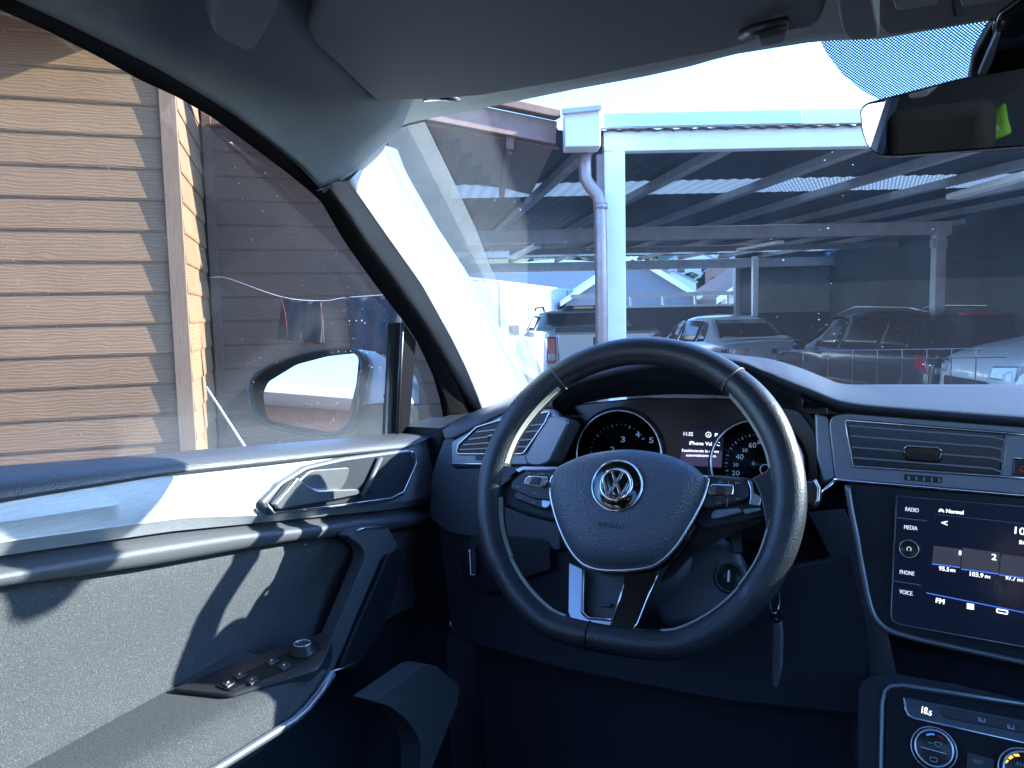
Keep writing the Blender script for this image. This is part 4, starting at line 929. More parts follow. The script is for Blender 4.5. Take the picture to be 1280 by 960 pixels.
# armrest -------------------------------------------------------------
ZA = PX(-.612)(215, 861).z + .001
AE = [(-60,1075),(100,990),(200,939),(299,887),(398,835)]
AI = [(-60,1010),(0,975),(90,926),(215,861),(403,790)]
def slope_z(t): return ZA
def arm_line(pts, z, n=30, x0=-60, x1=398):
    return [PZ(z)(x0+(x1-x0)*i/(n-1), yat(pts, x0+(x1-x0)*i/(n-1))) for i in range(n)]
ae = arm_line(AE, ZA); ai = [Vector((-.618, p.y+ .0, ZA)) for p in ae]
SB = [(-60,1130),(150,1025),(268,959),(372,894),(401,858),(412,840)]
n = 30
sb = []
for i, p in enumerate(ae):
    px = -60+(412+60)*i/(n-1); sb.append(PX(p.x+.012)(px, yat(SB, px)))
m = MB(); low = [p+Vector((-.05,0,-.05)) for p in sb]
m.grid([ai, mixl(ai,ae,.5), sh_(mixl(ai,ae,.86),0,.0), sh_(mixl(ai,ae,.95),0,-.002), sh_(ae,.003,-.007), sh_(mixl(ae,sb,.3),.002,0), mixl(ae,sb,.97), sb, low])
m.f.append(tuple(len(ai)*k+len(ai)-1 for k in range(9)))
ARM = m.build('armrest', M['fabric'], DOOR, smooth=True)
m = MB(); m.tube([p+Vector((.004,0,0)) for p in sb], .0042, 8); m.build('silver_edge', M['grey_metal'], ARM, smooth=True)
# lower door pocket under the armrest
m = MB(); m.grid([low, [Vector((-.60, p.y, p.z-.10)) for p in low], [Vector((-.56, p.y, p.z-.2)) for p in low], [Vector((-.54, p.y, .62)) for p in low]]); m.build('door_pocket', M['panel'], DOOR, smooth=True)
# switch panel on the armrest
SP = PZ(ZA+.004)
sw = panel('switch_panel', rnd([(213,861),(300,826),(408,788),(416,800),(400,834),(286,869)], 8), SP, .02, M['switch'], DOOR, bevel=.002)
panel('switch_surround', rnd([(268,858),(370,813),(398,800),(402,812),(384,828),(286,865)], 6), SP, .006, M['matte_black'], sw, lift=.0012, bevel=.001)
for (cx, cy), nm in (((285.5,855.6),'lock_button'), ((299.5,845.5),'window_switch'), ((315,852),'window_switch'), ((339.4,828),'window_switch'), ((355,834),'window_switch')):
    o = panel(nm, rnd([(cx-10,cy+1),(cx+2,cy-6.5),(cx+10,cy-1),(cx-2,cy+6.5)], 2.5), SP, .008, M['switch'], DOOR, lift=.0022, bevel=.0009)
    mm = MB()
    for k in range(8):
        an = 2*pi*k/8; mm.box(SP.off(.0026)(cx+2.4*cos(an), cy+1.9*sin(an)), (.0007,.0007,.0003))
    mm.build('icon', M['grey_ink'], o); mm = MB()
    slab_into(mm, [(cx-1.6,cy+.6),(cx+.4,cy-1.4),(cx+1.6,cy-.6),(cx-.4,cy+1.4)], SP, .0003, .0027)
    mm.build('icon', M['white_ink'], o)
kc = SP(378.5, 817)
m = MB(); m.lathe(kc, (0,0,1), [(.0135,0),(.0135,.003),(.0105,.004),(.0095,.010),(.008,.011)], 28); kb = m.build('mirror_knob', M['switch'], DOOR, smooth=True)
m = MB(); m.tube([kc+Vector((.0085*cos(a_),.0085*sin(a_),.0112)) for a_ in [2*pi*k/24 for k in range(24)]], .0009, 6, closed=True); m.build('knob_ring', M['silver'], kb, smooth=True)
M['handle_grey'] = mat('satin grey handle', (.11,.12,.135), .4, metal=.2)
# pull handle ------------------------------------------------------------
HP = PX(-.580)
ph = rnd([(434,670),(450,661),(484,657),(497,681),(492,690),(478,694),(466,722),(445,770),(428,812),(416,839),(397,836),(414,800),(440,738),(457,696),(452,682)], [6,8,8,5,8,10,12,12,8,4,6,8,14,10,8])
HND = panel('pull_handle', ph, HP, .018, M['handle_grey'], DOOR, bevel=.006, seg=3)
m = MB(); wire(m, [(445,663),(455,660.5),(482,658)], HP, .0016, .0005); m.build('handle_edge', M['silver'], HND, smooth=True)
ph2 = rnd([(486,690),(505,683),(504,700),(496,740),(478,788),(444,840),(436,838),(424,838),(436,806),(458,756),(476,716)], 7)
panel('handle_backing', ph2, PX(-.60), .02, M['plastic'], HND, bevel=.004)
panel('silver_tip', [(404,842),(414,838),(411,846),(401,851)], PX(-.555), .004, M['silver'], HND)
m = MB(); wire(m, [(412,840),(430,835),(448,826)], PX(-.575), .0012); m.build('handle_joint', M['silver'], HND, smooth=True)
# interior handle ----------------------------------------------------------
BZ = PX(-.597)
bz = [(326,628),(350,603),(382,583),(430,572),(512,561.5),(519,565),(523,580),(506,619),(487,628),(420,637),(337,645)]
BZO = panel('door_handle', rnd(bz, 5), PX(-.599), .010, M['grey_metal'], DOOR, bevel=.003)
panel('handle_recess', rnd([(336,630),(356,604),(386,586),(432,576),(512,565),(518,580),(502,615),(484,622),(342,639)], 4), BZ, .003, M['plastic'], BZO, lift=.0008)
panel('handle_cup', rnd([(368,604),(386,588),(436,584),(432,600),(424,612),(392,612),(378,608)], 5), BZ, .003, M['silver'], BZO, lift=.0022, bevel=.0008)
lv = rnd([(337,630),(352,613),(366,596),(374,604),(390,613),(442,611),(444,617),(420,622),(342,636)], 3)
panel('lever', lv, BZ, .008, M['silver'], BZO, lift=.008, bevel=.003)
m = MB(); wire(m, [(331,629),(340,641),(420,632),(487,623),(503,615),(519,579),(516,566),(511,564)], BZ, .0016, .002); m.build('handle_rim', M['silver'], BZO, smooth=True)
m = MB(); wire(m, [(471,572),(458,600),(447,620)], BZ, .0038, .006); m.build('handle_divider', M['moulding'], BZO, smooth=True)
lb = panel('lock_button', rnd([(470,575),(483,573),(474,596),(468,597),(460,597)], 2), BZ, .006, M['switch'], BZO, lift=.005, bevel=.0015)
panel('lock_button', rnd([(459,599),(473,598),(466,611),(463,613),(453,613)], 2), BZ, .006, M['switch'], BZO, lift=.005, bevel=.0015)
# window glass, divider and quarter light -----------------------------------
gl_ = [(-140,-62),(0,12),(125,72),(219,120),(312,181),(400,250),(431,303),(469,356),(506,402),(500,545),(250,566),(0,588),(-140,600)]
m = MB(); m.f.append(tuple(range(len(gl_)))); m.v += [DP(*p, -.01) for p in gl_]; m.build('window_glass', M['door_glass'], DOOR)
m = MB(); q = [(516,420),(524,430),(541,469),(550,500),(556,536),(508,544)]; m.f.append(tuple(range(len(q)))); m.v += [DP(*p, -.012) for p in q]; m.build('quarter_window', M['clear_glass'], DOOR)
m = MB(); f_ = [(505,402),(521,426),(512,545),(498,545)]; A = [DP(*p, .004) for p in f_]; m.slab(A, [p+Vector((-.03,0,0)) for p in A]); m.build('divider_bar', M['rubber'], DOOR, bevel=.003)
A = [DP(503,404,.006), DP(496.5,545,.006)]; m = MB(); m.tube([A[0], A[1]], .0028, 8); m.build('divider_edge', M['switch'], DOOR, smooth=True)
# rest of the window line behind us
# ---- door mirror
MR = empty('door_mirror', DEP(400, 545, 1.18), CAR)
MD = 1.20
mp_ = Plane((FW*-1).normalized()*1.0 + RT*-.13 + Vector((0,0,.11)), DEP(400, 490, MD))
hs = rnd([(309,480),(316,466),(345,451),(390,438),(436,432),(452,440),(458,452),(452,490),(440,530),(425,546),(380,546),(330,534),(313,515)], 12)
n_ = mp_.n
front = [mp_(*p) for p in hs]; cen = sum(front, Vector())/len(front)
m = MB(); rows = []
for k, (sc, off) in enumerate(((.90,.0),(.93,.006),(.985,.006),(1.0,-.004),(1.0,-.03),(.93,-.07),(.75,-.105),(.4,-.125),(.02,-.13))):
    rows.append([cen+(p-cen)*sc+n_*off for p in front])
m.grid(rows, True); m.build('mirror_housing', M['car_black'], MR, smooth=True)
mg = rnd([(330,492),(336,478),(372,456),(410,446),(446,442),(449,450),(446,480),(436,524),(428,537),(412,540),(372,533),(338,526),(333,515)], 5)
M['mirror'] = mat('mirror glass', (.9,.92,.93), .012, metal=1)
panel('mirror_glass', mg, mp_, .004, M['mirror'], MR, lift=.003)
# painted arm linking the mirror to the door
arm = [(446,436),(470,440),(500,460),(506,474),(506,503),(470,504),(452,506),(440,535),(452,490),(457,456)]
ap = Plane(mp_.n, DEP(470,470,MD+.01))
panel('mirror_arm', rnd(arm, 5), ap, .09, M['paint_silver'], MR, bevel=.018, seg=4)
panel('mirror_base', rnd([(444,540),(452,506),(470,503),(508,503),(508,552),(440,552)], 5), Plane(mp_.n, DEP(470,520,MD+.005)), .08, M['car_black'], MR, bevel=.01)
m = MB(); wire(m, [(480,495),(508,495)], ap, .002, .002); m.build('arm_crease', M['silver'], MR, smooth=True)
# ================================================================== DASHBOARD
DN = Vector((0, -cos(radians(12)), sin(radians(12))))
FP = Plane(DN, (.25, .96, 1.47))                      # face of the dashboard, leaning away at the top
def V(px, py): return FP(px, py)
# dash top and hood: silhouette, crest, lip
HOOD = [(656,492),(668,482),(700,466),(750,450),(800,443),(850,440),(909,443),(958,448),(998,459),(1031,472),(1057,480),(1120,480.5),(1280,480.5),(1600,482),(2300,486)]
LIP = [(656,503),(668,497),(700,484),(750,468),(800,458),(850,452),(919,453),(958,467),(980,477),(1017,491),(1055,505),(1105,511),(1180,517),(1280,525),(1600,549),(2300,600)]
def ln(pts, n=70, x0=None, x1=None):
    return [(p.x, p.y) for p in smoothline([Vector((*q,0)) for q in pts], n)]
hz_ = ln(HOOD, 90); lp_ = ln(LIP, 90)
def ydepth_h(px): 
    k = min(1, max(0, (px-985)/90)); return 1.10*(1-k)+1.315*k
top = [PY(ydepth_h(x))(x, y) for x, y in hz_]
def ylip(px):
    k = min(1, max(0, (px-960)/110)); return .985*(1-k)+.955*k
lip = [PY(ylip(x))(x, y) for x, y in lp_]
back = [Vector((p.x, 1.335, 1.515)) for p in top]
top_mid = [p.lerp(q, .5)+Vector((0,0,.006)) for p, q in zip(top, lip)]
rows = [back, [b.lerp(p, .5)+Vector((0,0,.0)) for b, p in zip(back, top)], top, [p.lerp(q, .25)+Vector((0,0,.004)) for p, q in zip(top, lip)], top_mid, [p.lerp(q, .8)+Vector((0,0,.005)) for p, q in zip(top, lip)], [p.lerp(q,.95)+Vector((0,0,.003)) for p,q in zip(top,lip)], lip,
        [p+Vector((0,.004,-.006)) for p in lip], [p+Vector((0,.05,-.018)) for p in lip], [p+Vector((0,.13,-.03)) for p in lip]]
m = MB(); m.grid(rows); DASH = m.build('dashboard', M['dash_top'], CAR, smooth=True)
M['dash_top'] = M['leather']
# defroster grille on the top
gm = MB(); gp = PZ(PY(1.2)(1230, 492).z+.004)
for k in range(46):
    x = 1180+k*7; 
    for y0 in (487.5, 493.5):
        q = [gp(x,y0-1.6), gp(x+2.6,y0-1.6), gp(x+3.2,y0+2), gp(x+.6,y0+2)]; gm.slab(q, [p-ZV*.002 for p in q])
gm.build('defroster_grille', M['switch'], DASH)
m = MB(); q = [gp(1180,494), gp(1258,498), gp(1258,500), gp(1180,495.5)]; m.slab(q, [p-ZV*.003 for p in q]); m.build('top_slot', M['switch'], DASH)
# ---- face structure behind everything
DK = FP.off(-.012)
def face(name, pts, lift, mt, th=.02, par=None, bevel=.003, pl_=FP, **kw): return panel(name, pts, pl_, th, mt, par or DASH, bevel=bevel, lift=lift, **kw)
face('lower_dash', [(537,590),(556,545),(640,505),(700,500),(1060,508),(2300,640),(2300,1500),(900,1250),(560,1000),(533,640)], -.115, M['panel'], .02)
# left part: end cap, vent, lower panel
m = MB()
e0 = [(556,534),(582,519),(612,508),(640,501),(668,492),(700,487)]
e1 = [(556,547),(568,546),(600,530),(632,515),(668,509),(690,508)]
A = [PY(1.13)(*p) for p in ln(e0, 24)]; B = [FP(*p)+Vector((0,0,0)) for p in ln(e1, 24)]
Bk = [Vector((p.x, 1.335, p.z+.015)) for p in A]
m.grid([Bk, A, [p.lerp(q,.4)+Vector((0,-.008,.008)) for p, q in zip(A,B)], [p.lerp(q,.75)+Vector((0,-.006,.008)) for p, q in zip(A,B)], B, [b+Vector((0,.03,-.01)) for b in B]])
m.build('dash_end', M['leather'], DASH, smooth=True)
face('dash_side_panel', rnd([(553,548),(568,545),(566,585),(640,582),(700,586),(700,690),(560,668),(534,648),(537,592)], 6), -.004, M['leather'], .1)
face('vent_bezel', rnd([(563,552),(597,533),(634,515),(690,510),(700,520),(664,582),(563,584)], 5), .0, M['grey_metal'], .02)
vo_ = rnd([(572,566),(574,556),(597,534),(634,523),(688,515),(683,527),(656,566),(652,567.5),(573,567.5)], 2)
VB = face('air_vent', vo_, .001, M['lens'], .004)
m = MB(); wire(m, vo_, FP, .0016, .0025, closed=True); m.build('vent_frame', M['silver'], VB, smooth=True)
for i, (xa, ya, xb, yb) in enumerate(((596,540,681,530),(587,549,675,538),(580,556,668,549),(575,562,661,558))):
    m = MB(); m.bar(FP.off(.002)(xa,ya), FP.off(.002)(xb,yb), .0016, .004, up=DN); m.build('vent_slat', M['grey_metal'], VB)
panel('vent_tab', rnd([(611,547),(618,544.5),(628,544),(627,552),(612,553)], 2), FP, .006, M['piano'], VB, lift=.007, bevel=.0015)
m = MB(); wire(m, [(611,546.5),(618,544.3),(628,543.6)], FP, .0009, .008); m.build('tab_edge', M['silver'], VB, smooth=True)
panel('vent_roller', rnd([(595,569.5),(606,569.5),(606,575.5),(595,575.5)], 1), FP, .004, M['switch'], VB, lift=.002)
m = MB(); wire(m, [(563,580),(604,580),(640,580)], FP, .0013, .001); m.build('chrome_line', M['chrome'], DASH, smooth=True)
m = MB(); m.box((-.625, 1.18, 1.05), (.075, .36, .86)); m.build('dash_end_cap', M['panel'], DASH)
# light switch, fuse cover
LS = FP.off(-.004)
ls = MB(); c_ = LS(612, 702); ls.lathe(c_, DN, [(.043,0),(.043,.003),(.04,.005)], 36); lo = ls.build('light_switch', M['plastic'], DASH, smooth=True)
panel('switch_bar', rnd([(593,684),(599,682),(601,718),(594,719)], 2), FP, .008, M['switch'], lo, lift=.014, bevel=.002)
m = MB(); wire(m, [(593,686),(594.5,717),(600,717.5)], FP, .0009, .0145); m.build('switch_edge', M['silver'], lo, smooth=True)
face('fuse_cover', rnd([(620,668),(678,673),(688,682),(690,712),(640,728),(620,728)], 4), .0035, M['panel'], .006, bevel=.002)
face('knee_panel', rnd([(540,652),(700,690),(960,715),(1085,690),(1085,900),(900,880),(700,840),(560,800)], 12), -.012, M['panel'], .04)
face('under_panel', rnd([(797,826),(840,818),(932,842),(932,870),(880,862),(804,838)], 5), -.03, M['leather'], .01)
# ---- binnacle
BN = Plane(DN, (.0, 1.03, 1.47))
# inner shroud: from the lip down to the instrument face
sh0 = ln([(662,515),(690,497),(740,482),(800,474),(860,472),(919,475),(960,489),(1000,506),(1022,530),(1030,560),(1034,600)], 50)
sh1 = ln([(668,590),(700,520),(740,502),(800,495),(860,493),(920,496),(960,502),(995,512),(1012,530),(1022,560),(1026,606)], 50)
lipx = [PY(ylip(x))(x, yat(LIP, x)+1) if x < 1000 else FP.off(.002)(x, y) for x, y in sh0]
m = MB(); s1 = [BN(*p) for p in sh1]; m.grid([[p+Vector((0,.006,-.003)) for p in lipx], [p.lerp(q,.35)+Vector((0,0,-.004)) for p, q in zip(lipx, s1)], [p.lerp(q,.7) for p, q in zip(lipx, s1)], s1])
BIN = m.build('binnacle_shroud', M['plastic'], DASH, smooth=True)
CL = panel('instrument_cluster', rnd([(660,640),(676,560),(712,506),(800,497),(920,498),(1000,512),(1020,540),(1026,620),(1000,680),(700,680)], 10), BN, .01, M['lens'], CAR, bevel=.002)
face('cluster_bezel', rnd([(655,572),(684,519),(708,522),(712,528),(688,578),(676,583),(660,582)], 4), .002, M['grey_metal'], .05)
face('cluster_side', rnd([(1018,516),(1036,520),(1045,598),(1030,604),(1020,570)], 5), -.002, M['grey_metal'], .05)
def gauge(cx, cy, r, pl_):
    c_ = pl_(cx, cy); e = pl_(cx+r, cy); R_ = (e-c_).length
    u = Vector((1,0,0)); v = DN.cross(u)*-1
    if v.z < 0: v = -v
    m = MB(); m.lathe(c_, DN, [(R_*.0,.0006),(R_*.95,.0006),(R_*.97,.001)], 64)
    g_ = m.build('gauge', M['lens'], CL, smooth=True)
    m = MB(); m.tube([c_+DN*.006+(u*cos(2*pi*k/72)+v*sin(2*pi*k/72))*R_ for k in range(72)], .0017, 8, closed=True); m.build('gauge_ring', M['silver'], g_, smooth=True)
    m = MB(); m.lathe(c_, DN, [(R_*1.0,.006),(R_*1.06,.004),(R_*1.1,.0005)], 64); 
    m.f = m.f[:-2]; m.build('gauge_rim', M['plastic'], g_, smooth=True)
    return g_, c_, R_, u, v
G1, c1, R1, u1, v1 = gauge(774, 568, 54, BN); G2, c2, R2, u2, v2 = gauge(946, 581, 59, BN)
def ticks(g_, c_, R_, u, v, a0, a1, n, big):
    m = MB()
    for k in range(n+1):
        a_ = radians(a0+(a1-a0)*k/n); d_ = u*cos(a_)+v*sin(a_); L_ = .10 if k % big == 0 else .05
        m.bar(c_+DN*.0012+d_*R_*.70, c_+DN*.0012+d_*R_*(.70-L_*.6), .0016 if k % big == 0 else .0008, .0006, up=DN)
    m.build('gauge_ticks', M['grey_ink'], g_)
ticks(G1, c1, R1, u1, v1, 215, 35, 20, 4); ticks(G2, c2, R2, u2, v2, 225, 60, 22, 2)
m = MB(); B6 = BN
for s_, x, y, h in (('2',763,565,7),('3',776,552.5,7),('4',794.5,546.5,7),('5',811.5,553.5,7)): text(m, s_, (x,y), (x+5.5,y+.3), h, B6, .0013)
m.build('numerals', M['white_ink'], G1)
m = MB()
for s_, x, y, w_, h in (('20',915,594,9.5,6),('30',916.5,583,6.5,4.5),('40',920,574,9.5,6.5),('50',928,565,6.5,4.5),('60',936,559.5,9.5,6.5),('80',947,555,6.5,4.5),('100',955,555,13,6.5),('120',972,561,12,6)): text(m, s_, (x,y), (x+w_,y+w_*.03), h, B6, .0013)
m.build('numerals', M['white_ink'], G2)
m = MB(); q = BN(957,587); m.tube([q+DN*.003+(u2*cos(a_)+v2*sin(a_))*.0065 for a_ in [radians(20+k*15) for k in range(17)]], .0006, 6); m.build('gauge_light', M['white_ink'], G2, smooth=True)
m = MB(); wire(m, [(957,590),(946,596),(938,601)], BN, .0009, .002); m.build('needle', M['red'], G2)
# centre display
DS = panel('trip_display', rnd([(852,536),(906,537),(902,585),(850,582)], 2), BN, .002, M['screen'], CL, lift=.0012)
panel('display_glow', [(852,562),(903,564),(902,584),(850,581)], BN, .0006, M['glow_violet'], DS, lift=.0016)
m = MB(); text(m, '11:32', (855,544.5), (866.5,545), 4.6, BN, .0022); text(m, 'P', (894,546), (897.5,546), 4.4, BN, .0022)
text(m, 'iPhone Vale C', (862,556), (900,557.5), 4.6, BN, .0022)
text(m, 'Estableciendo la conex', (853,564.5), (899,566), 3.4, BN, .0022); text(m, 'autom\u00e1ticamente.', (858,570.5), (896,571.5), 3.4, BN, .0022)
for a_ in range(0, 360, 30):
    pass
q = BN(886,543.5)
m.tube([q+DN*.0024+(u2*cos(a_)+v2*sin(a_))*.0034 for a_ in [2*pi*k/20 for k in range(20)]], .00035, 5, closed=True)
text(m, 'A', (884.6,545.3), (887.6,545.4), 3.4, BN, .0022)
m.build('display_text', M['glow_white'], DS)
# ---- centre vents
face('centre_bezel', rnd([(1036,531),(1040,520),(1058,516),(1290,534),(2200,610),(2200,720),(1290,622),(1044,601)], 5), .0, M['grey_metal'], .03)
cv = [(1057,525),(1257,541.5),(1251,595.5),(1066,583)]
V0 = face('air_vent', cv, .001, M['lens'], .004)
m = MB(); wire(m, [(1290,544.5),(1257,541.5),(1058,525),(1057.5,527),(1066,582),(1068,583),(1251,595.5),(1290,598.5)], FP, .0016, .0025); m.build('vent_frame', M['silver'], V0, smooth=True)
for xa, ya, xb, yb, xc, yc in ((1061,532.5,1241,546.5,1256,550.5),(1063,545,1240,559,1255,563),(1065,559,1240,572.5,1253,577),(1067,572,1239,585.5,1252,590)):
    m = MB(); p, q, r_ = (FP.off(.002)(*z) for z in ((xa,ya),(xb,yb),(xc,yc))); m.bar(p, q, .0016, .004, up=DN); m.bar(q, r_, .0016, .004, up=DN); m.build('vent_slat', M['grey_metal'], V0)
panel('vent_tab', rnd([(1128,562),(1134,557.5),(1172,560),(1178,566),(1176,577),(1168,579),(1134,576.5),(1129,570)], 3), FP, .008, M['piano'], V0, lift=.009, bevel=.002)
m = MB(); wire(m, [(1128.5,563),(1133.5,557.7),(1171,560),(1177,565)], FP, .0011, .0095); m.build('tab_edge', M['silver'], V0, smooth=True)
panel('vent_roller', rnd([(1130,592.5),(1178,596.5),(1177,604),(1130,600)], 1.5), FP, .004, M['switch'], V0, lift=.002, bevel=.0008)
m = MB()
for k in range(5): 
    x = 1135+k*9.5; slab_into(m, [(x,595+k*.75),(x+2,595.2+k*.75),(x+2,600+k*.75),(x,599.8+k*.75)], FP, .001, .003)
m.build('roller_ridges', M['grey_ink'], V0)
face('hazard_panel', [(1258,543),(1340,550),(1340,605),(1252,597)], .0012, M['grey_metal'], .006, bevel=.001)
hb_ = face('hazard_button', rnd([(1266,573),(1340,579),(1340,600),(1264,594)], 3), .004, M['switch'], .006, bevel=.0015)
m = MB(); wire(m, [(1273,588.5),(1281,581),(1289,590),(1273,588.5)], FP, .0014, .005); m.build('hazard_triangle', M['red'], hb_, smooth=True)
m = MB(); wire(m, [(1266,572.3),(1300,575)], FP, .0008, .005); m.build('hazard_edge', M['silver'], hb_, smooth=True)
m = MB(); text(m, 'PASSENGER', (1268.5,547.5), (1309,551), 3.2, FP, .0022); text(m, 'AIR BAG', (1273,552.5), (1301,555), 3.2, FP, .0022); m.build('lettering', M['grey_ink'], DASH)
m = MB(); wire(m, [(1042,599.5),(1050,599.8),(1280,619.5),(1600,647),(2200,700)], FP, .0022, .004); m.build('chrome_strip', M['chrome'], DASH, smooth=True)
m = MB(); wire(m, [(1044,600),(1030,613),(1024,622)], FP, .002, .002); m.build('chrome_line', M['chrome'], DASH, smooth=True)
# ---- infotainment
face('screen_surround', rnd([(1059,604),(1300,624),(1900,670),(1900,960),(1300,832),(1152,800),(1108,786),(1090,760),(1072,680)], [3,3,3,3,3,12,16,16,10]), -.001, M['plastic'], .05)
m = MB(); wire(m, ln([(1059,606),(1064,638),(1071,672),(1078,712),(1086,752),(1094,772),(1108,786),(1130,794),(1160,801.5),(1220,814.5),(1300,832),(1500,876)], 60), FP, .0035, .001); m.build('surround_trim', M['grey_metal'], DASH, smooth=True)
SN = Plane(Vector((-.10,-.97,.21)), FP(1150, 700)+DN*.004)
SC_ = panel('touchscreen', rnd([(1120,620),(1300,635),(1600,660),(1600,880),(1300,811),(1121,779.5),(1113,771)], [4,2,2,2,2,6,8]), SN, .012, M['screen'], CAR, bevel=.0015)
m = MB(); wire(m, [(1121,619),(1113.5,770),(1117,777),(1125,780.5),(1300,812)], SN, .0007, .0012); wire(m, [(1120,620),(1300,635)], SN, .0004, .001); m.build('screen_rim', M['grey_metal'], SC_, smooth=True)
m = MB()
text(m, 'RADIO', (1131.5,638.5), (1148,640.5), 5, SN, bold=1); text(m, 'MEDIA', (1130,661), (1146.5,663), 5, SN, bold=1); text(m, 'PHONE', (1124.5,717), (1142.5,719.5), 5, SN, bold=1); text(m, 'VOICE.', (1124,741.5), (1141,744.5), 5, SN, bold=1)
m.build('button_lettering', M['glow_dim'], SC_)
m = MB()
for a_, b_ in (((1121.5,647.2),(1158.5,651.2)), ((1117.5,726),(1151,731.5))): m = MB(); wire(m, [a_, b_], SN, .0006, .0008); m.build('button_line', M['grey_ink'], SC_)
kc = SN(1137,685.5); kr = (SN(1150,685.5)-kc).length
m = MB(); m.lathe(kc, SN.n, [(kr*1.12,0),(kr*1.12,.004),(kr*1.02,.009),(kr*.95,.0105),(kr*.88,.0108),(kr*.86,.0102)], 36); kn = m.build('volume_knob', M['switch'], SC_, smooth=True)
uu = SN.n.cross(Vector((0,0,1))).normalized(); vv = SN.n.cross(uu)
m = MB(); m.tube([kc+SN.n*.0106+(uu*cos(2*pi*k/40)+vv*sin(2*pi*k/40))*kr*.92 for k in range(40)], .0006, 6, closed=True); m.build('knob_ring', M['silver'], kn, smooth=True)
m = MB(); m.tube([kc+SN.n*.0108+(uu*cos(a_)+vv*sin(a_))*kr*.2 for a_ in [radians(120+k*20) for k in range(16)]], .00035, 5); m.build('power_icon', M['glow_dim'], kn, smooth=True)
tl = []
for q in ([(1167,682),(1201.5,686.5),(1200.5,709),(1165,704.5)], [(1203,684.5),(1249.5,691),(1248,717),(1201.5,711)], [(1252,692.5),(1400,712),(1400,738),(1249,718)]):
    o = panel('preset_tile', q, SN, .0005, M['tile'], SC_, lift=.0006)
for s_, p0_, p1_, h_, b_ in (
    ('<', (1176.5,657), (1183.5,657.7), 7.5, 2),
    ('10', (1268,667), (1281,669), 9, 1),
    ('3.9', (1283,669), (1300,671), 9, 1),
    ('ROCK', (1274,680), (1296,682.5), 5, 1),
    ('1', (1198.5,693.5), (1201,693.8), 5.5, 1),
    ('2', (1239,699.5), (1245,700.3), 7.5, 1),
    ('95.5', (1173.5,712.5), (1186,714.3), 5, 1),
    ('FM', (1188,714.5), (1193.5,715.2), 3.3, 1),
    ('103.9', (1212,719.5), (1228.5,722), 5.3, 1),
    ('FM', (1231,722.3), (1237,723.2), 3.3, 1),
    ('97.7', (1256.5,724), (1269,726), 5.2, 1),
    ('FM', (1271.5,726.4), (1278,727.4), 3.3, 1),
    ('FM', (1169.5,753), (1179.5,755), 6, 2),
    ('Normal', (1182.5,640.8), (1204,643), 4.8, 1)):
    m = MB(); text(m, s_, p0_, p1_, h_, SN, .0012, b_); m.build('screen_lettering', M['glow_white'], SC_)
m = MB()
slab_into(m, [(1173.5,638),(1175,636),(1178,636.3),(1180,638.6),(1180,640.4),(1178.4,640.2),(1177.8,639),(1175.5,638.8),(1175,640),(1173.5,639.8)], SN, .0003, .0012)
m.build('car_icon', M['glow_white'], SC_); m = MB()
for k in range(4): wire(m, [(1208.5,754.5+k*1.9),(1217.5,755.7+k*1.9)], SN, .0005, .001)
m.build('list_icon', M['glow_white'], SC_); m = MB()
wire(m, rnd([(1246,761),(1259.5,763.5),(1259,767.5),(1246,765)], 1.2), SN, .0006, .001, closed=True)
m.build('player_icon', M['glow_white'], SC_)
m = MB(); wire(m, [(1158,741),(1300,769.5)], SN, .0005, .001); 
for a_, b_ in (((1165,704.8),(1200,709.3)), ((1201.5,711.3),(1248,717.3)), ((1249,718.4),(1300,725))): wire(m, [a_, b_], SN, .0006, .001)
m.build('screen_lines', M['glow_blue'], SC_)
m = MB(); wire(m, [(1168,642.5),(1300,657)], SN, .0002, .001); m.build('header_line', M['grey_ink'], SC_)
# ---- lower centre: console housing with climate controls
CN = Plane(Vector((-.05,-.86,.5)), FP(1150, 880)+Vector((0,-.045,-.0)))
face('console_housing', rnd([(1072,862),(1080,848),(1110,840),(1200,856),(1400,905),(1400,1200),(1072,1200)], [10,10,20,4,4,4,4]), 0, M['plastic'], .1, pl_=CN, bevel=.01, seg=4)
m = MB(); wire(m, [(1101,990),(1101,960),(1102.5,880),(1106,864),(1113,858),(1130,857),(1300,884)], CN, .0024, .001); m.build('console_trim', M['grey_metal'], DASH, smooth=True)
CP = panel('climate_panel', rnd([(1107,866),(1114,860),(1300,887),(1300,1100),(1104,1100)], 4), CN, .01, M['matte_black'], CAR, lift=.001, bevel=.001)
dp_ = panel('climate_display', rnd([(1131,872),(1300,905),(1300,932),(1140,898),(1133,890)], 4), CN, .002, M['lens'], CP, lift=.002)
m = MB(); wire(m, [(1130,872),(1131.5,886),(1135,894),(1142,898),(1300,933.5)], CN, .0011, .002); m.build('display_trim', M['silver'], dp_, smooth=True)
panel('seat_heat_keys', rnd([(1174,883),(1300,908),(1300,921),(1182,898),(1175,892)], 4), CN, .002, M['switch'], dp_, lift=.0035, bevel=.0006)
m = MB(); text(m, '18.', (1151.5,891.5), (1160,893.5), 8.5, CN, .003, 1); text(m, '5', (1160.2,894), (1164,895), 5.8, CN, .003, 1); m.build('temperature', M['glow_white'], dp_)
m = MB()
for x, y in ((1222,897),(1258,906)):
    slab_into(m, [(x,y),(x+4,y+1),(x+4.3,y+4),(x+9.5,y+5),(x+9.5,y+6.8),(x+1,y+5)], CN, .0003, .0042); slab_into(m, [(x+7.5,y+1.2),(x+9.5,y+1.6),(x+9.2,y+5),(x+8,y+4.8)], CN, .0003, .0042)
m.build('key_icons', M['grey_ink'], dp_)
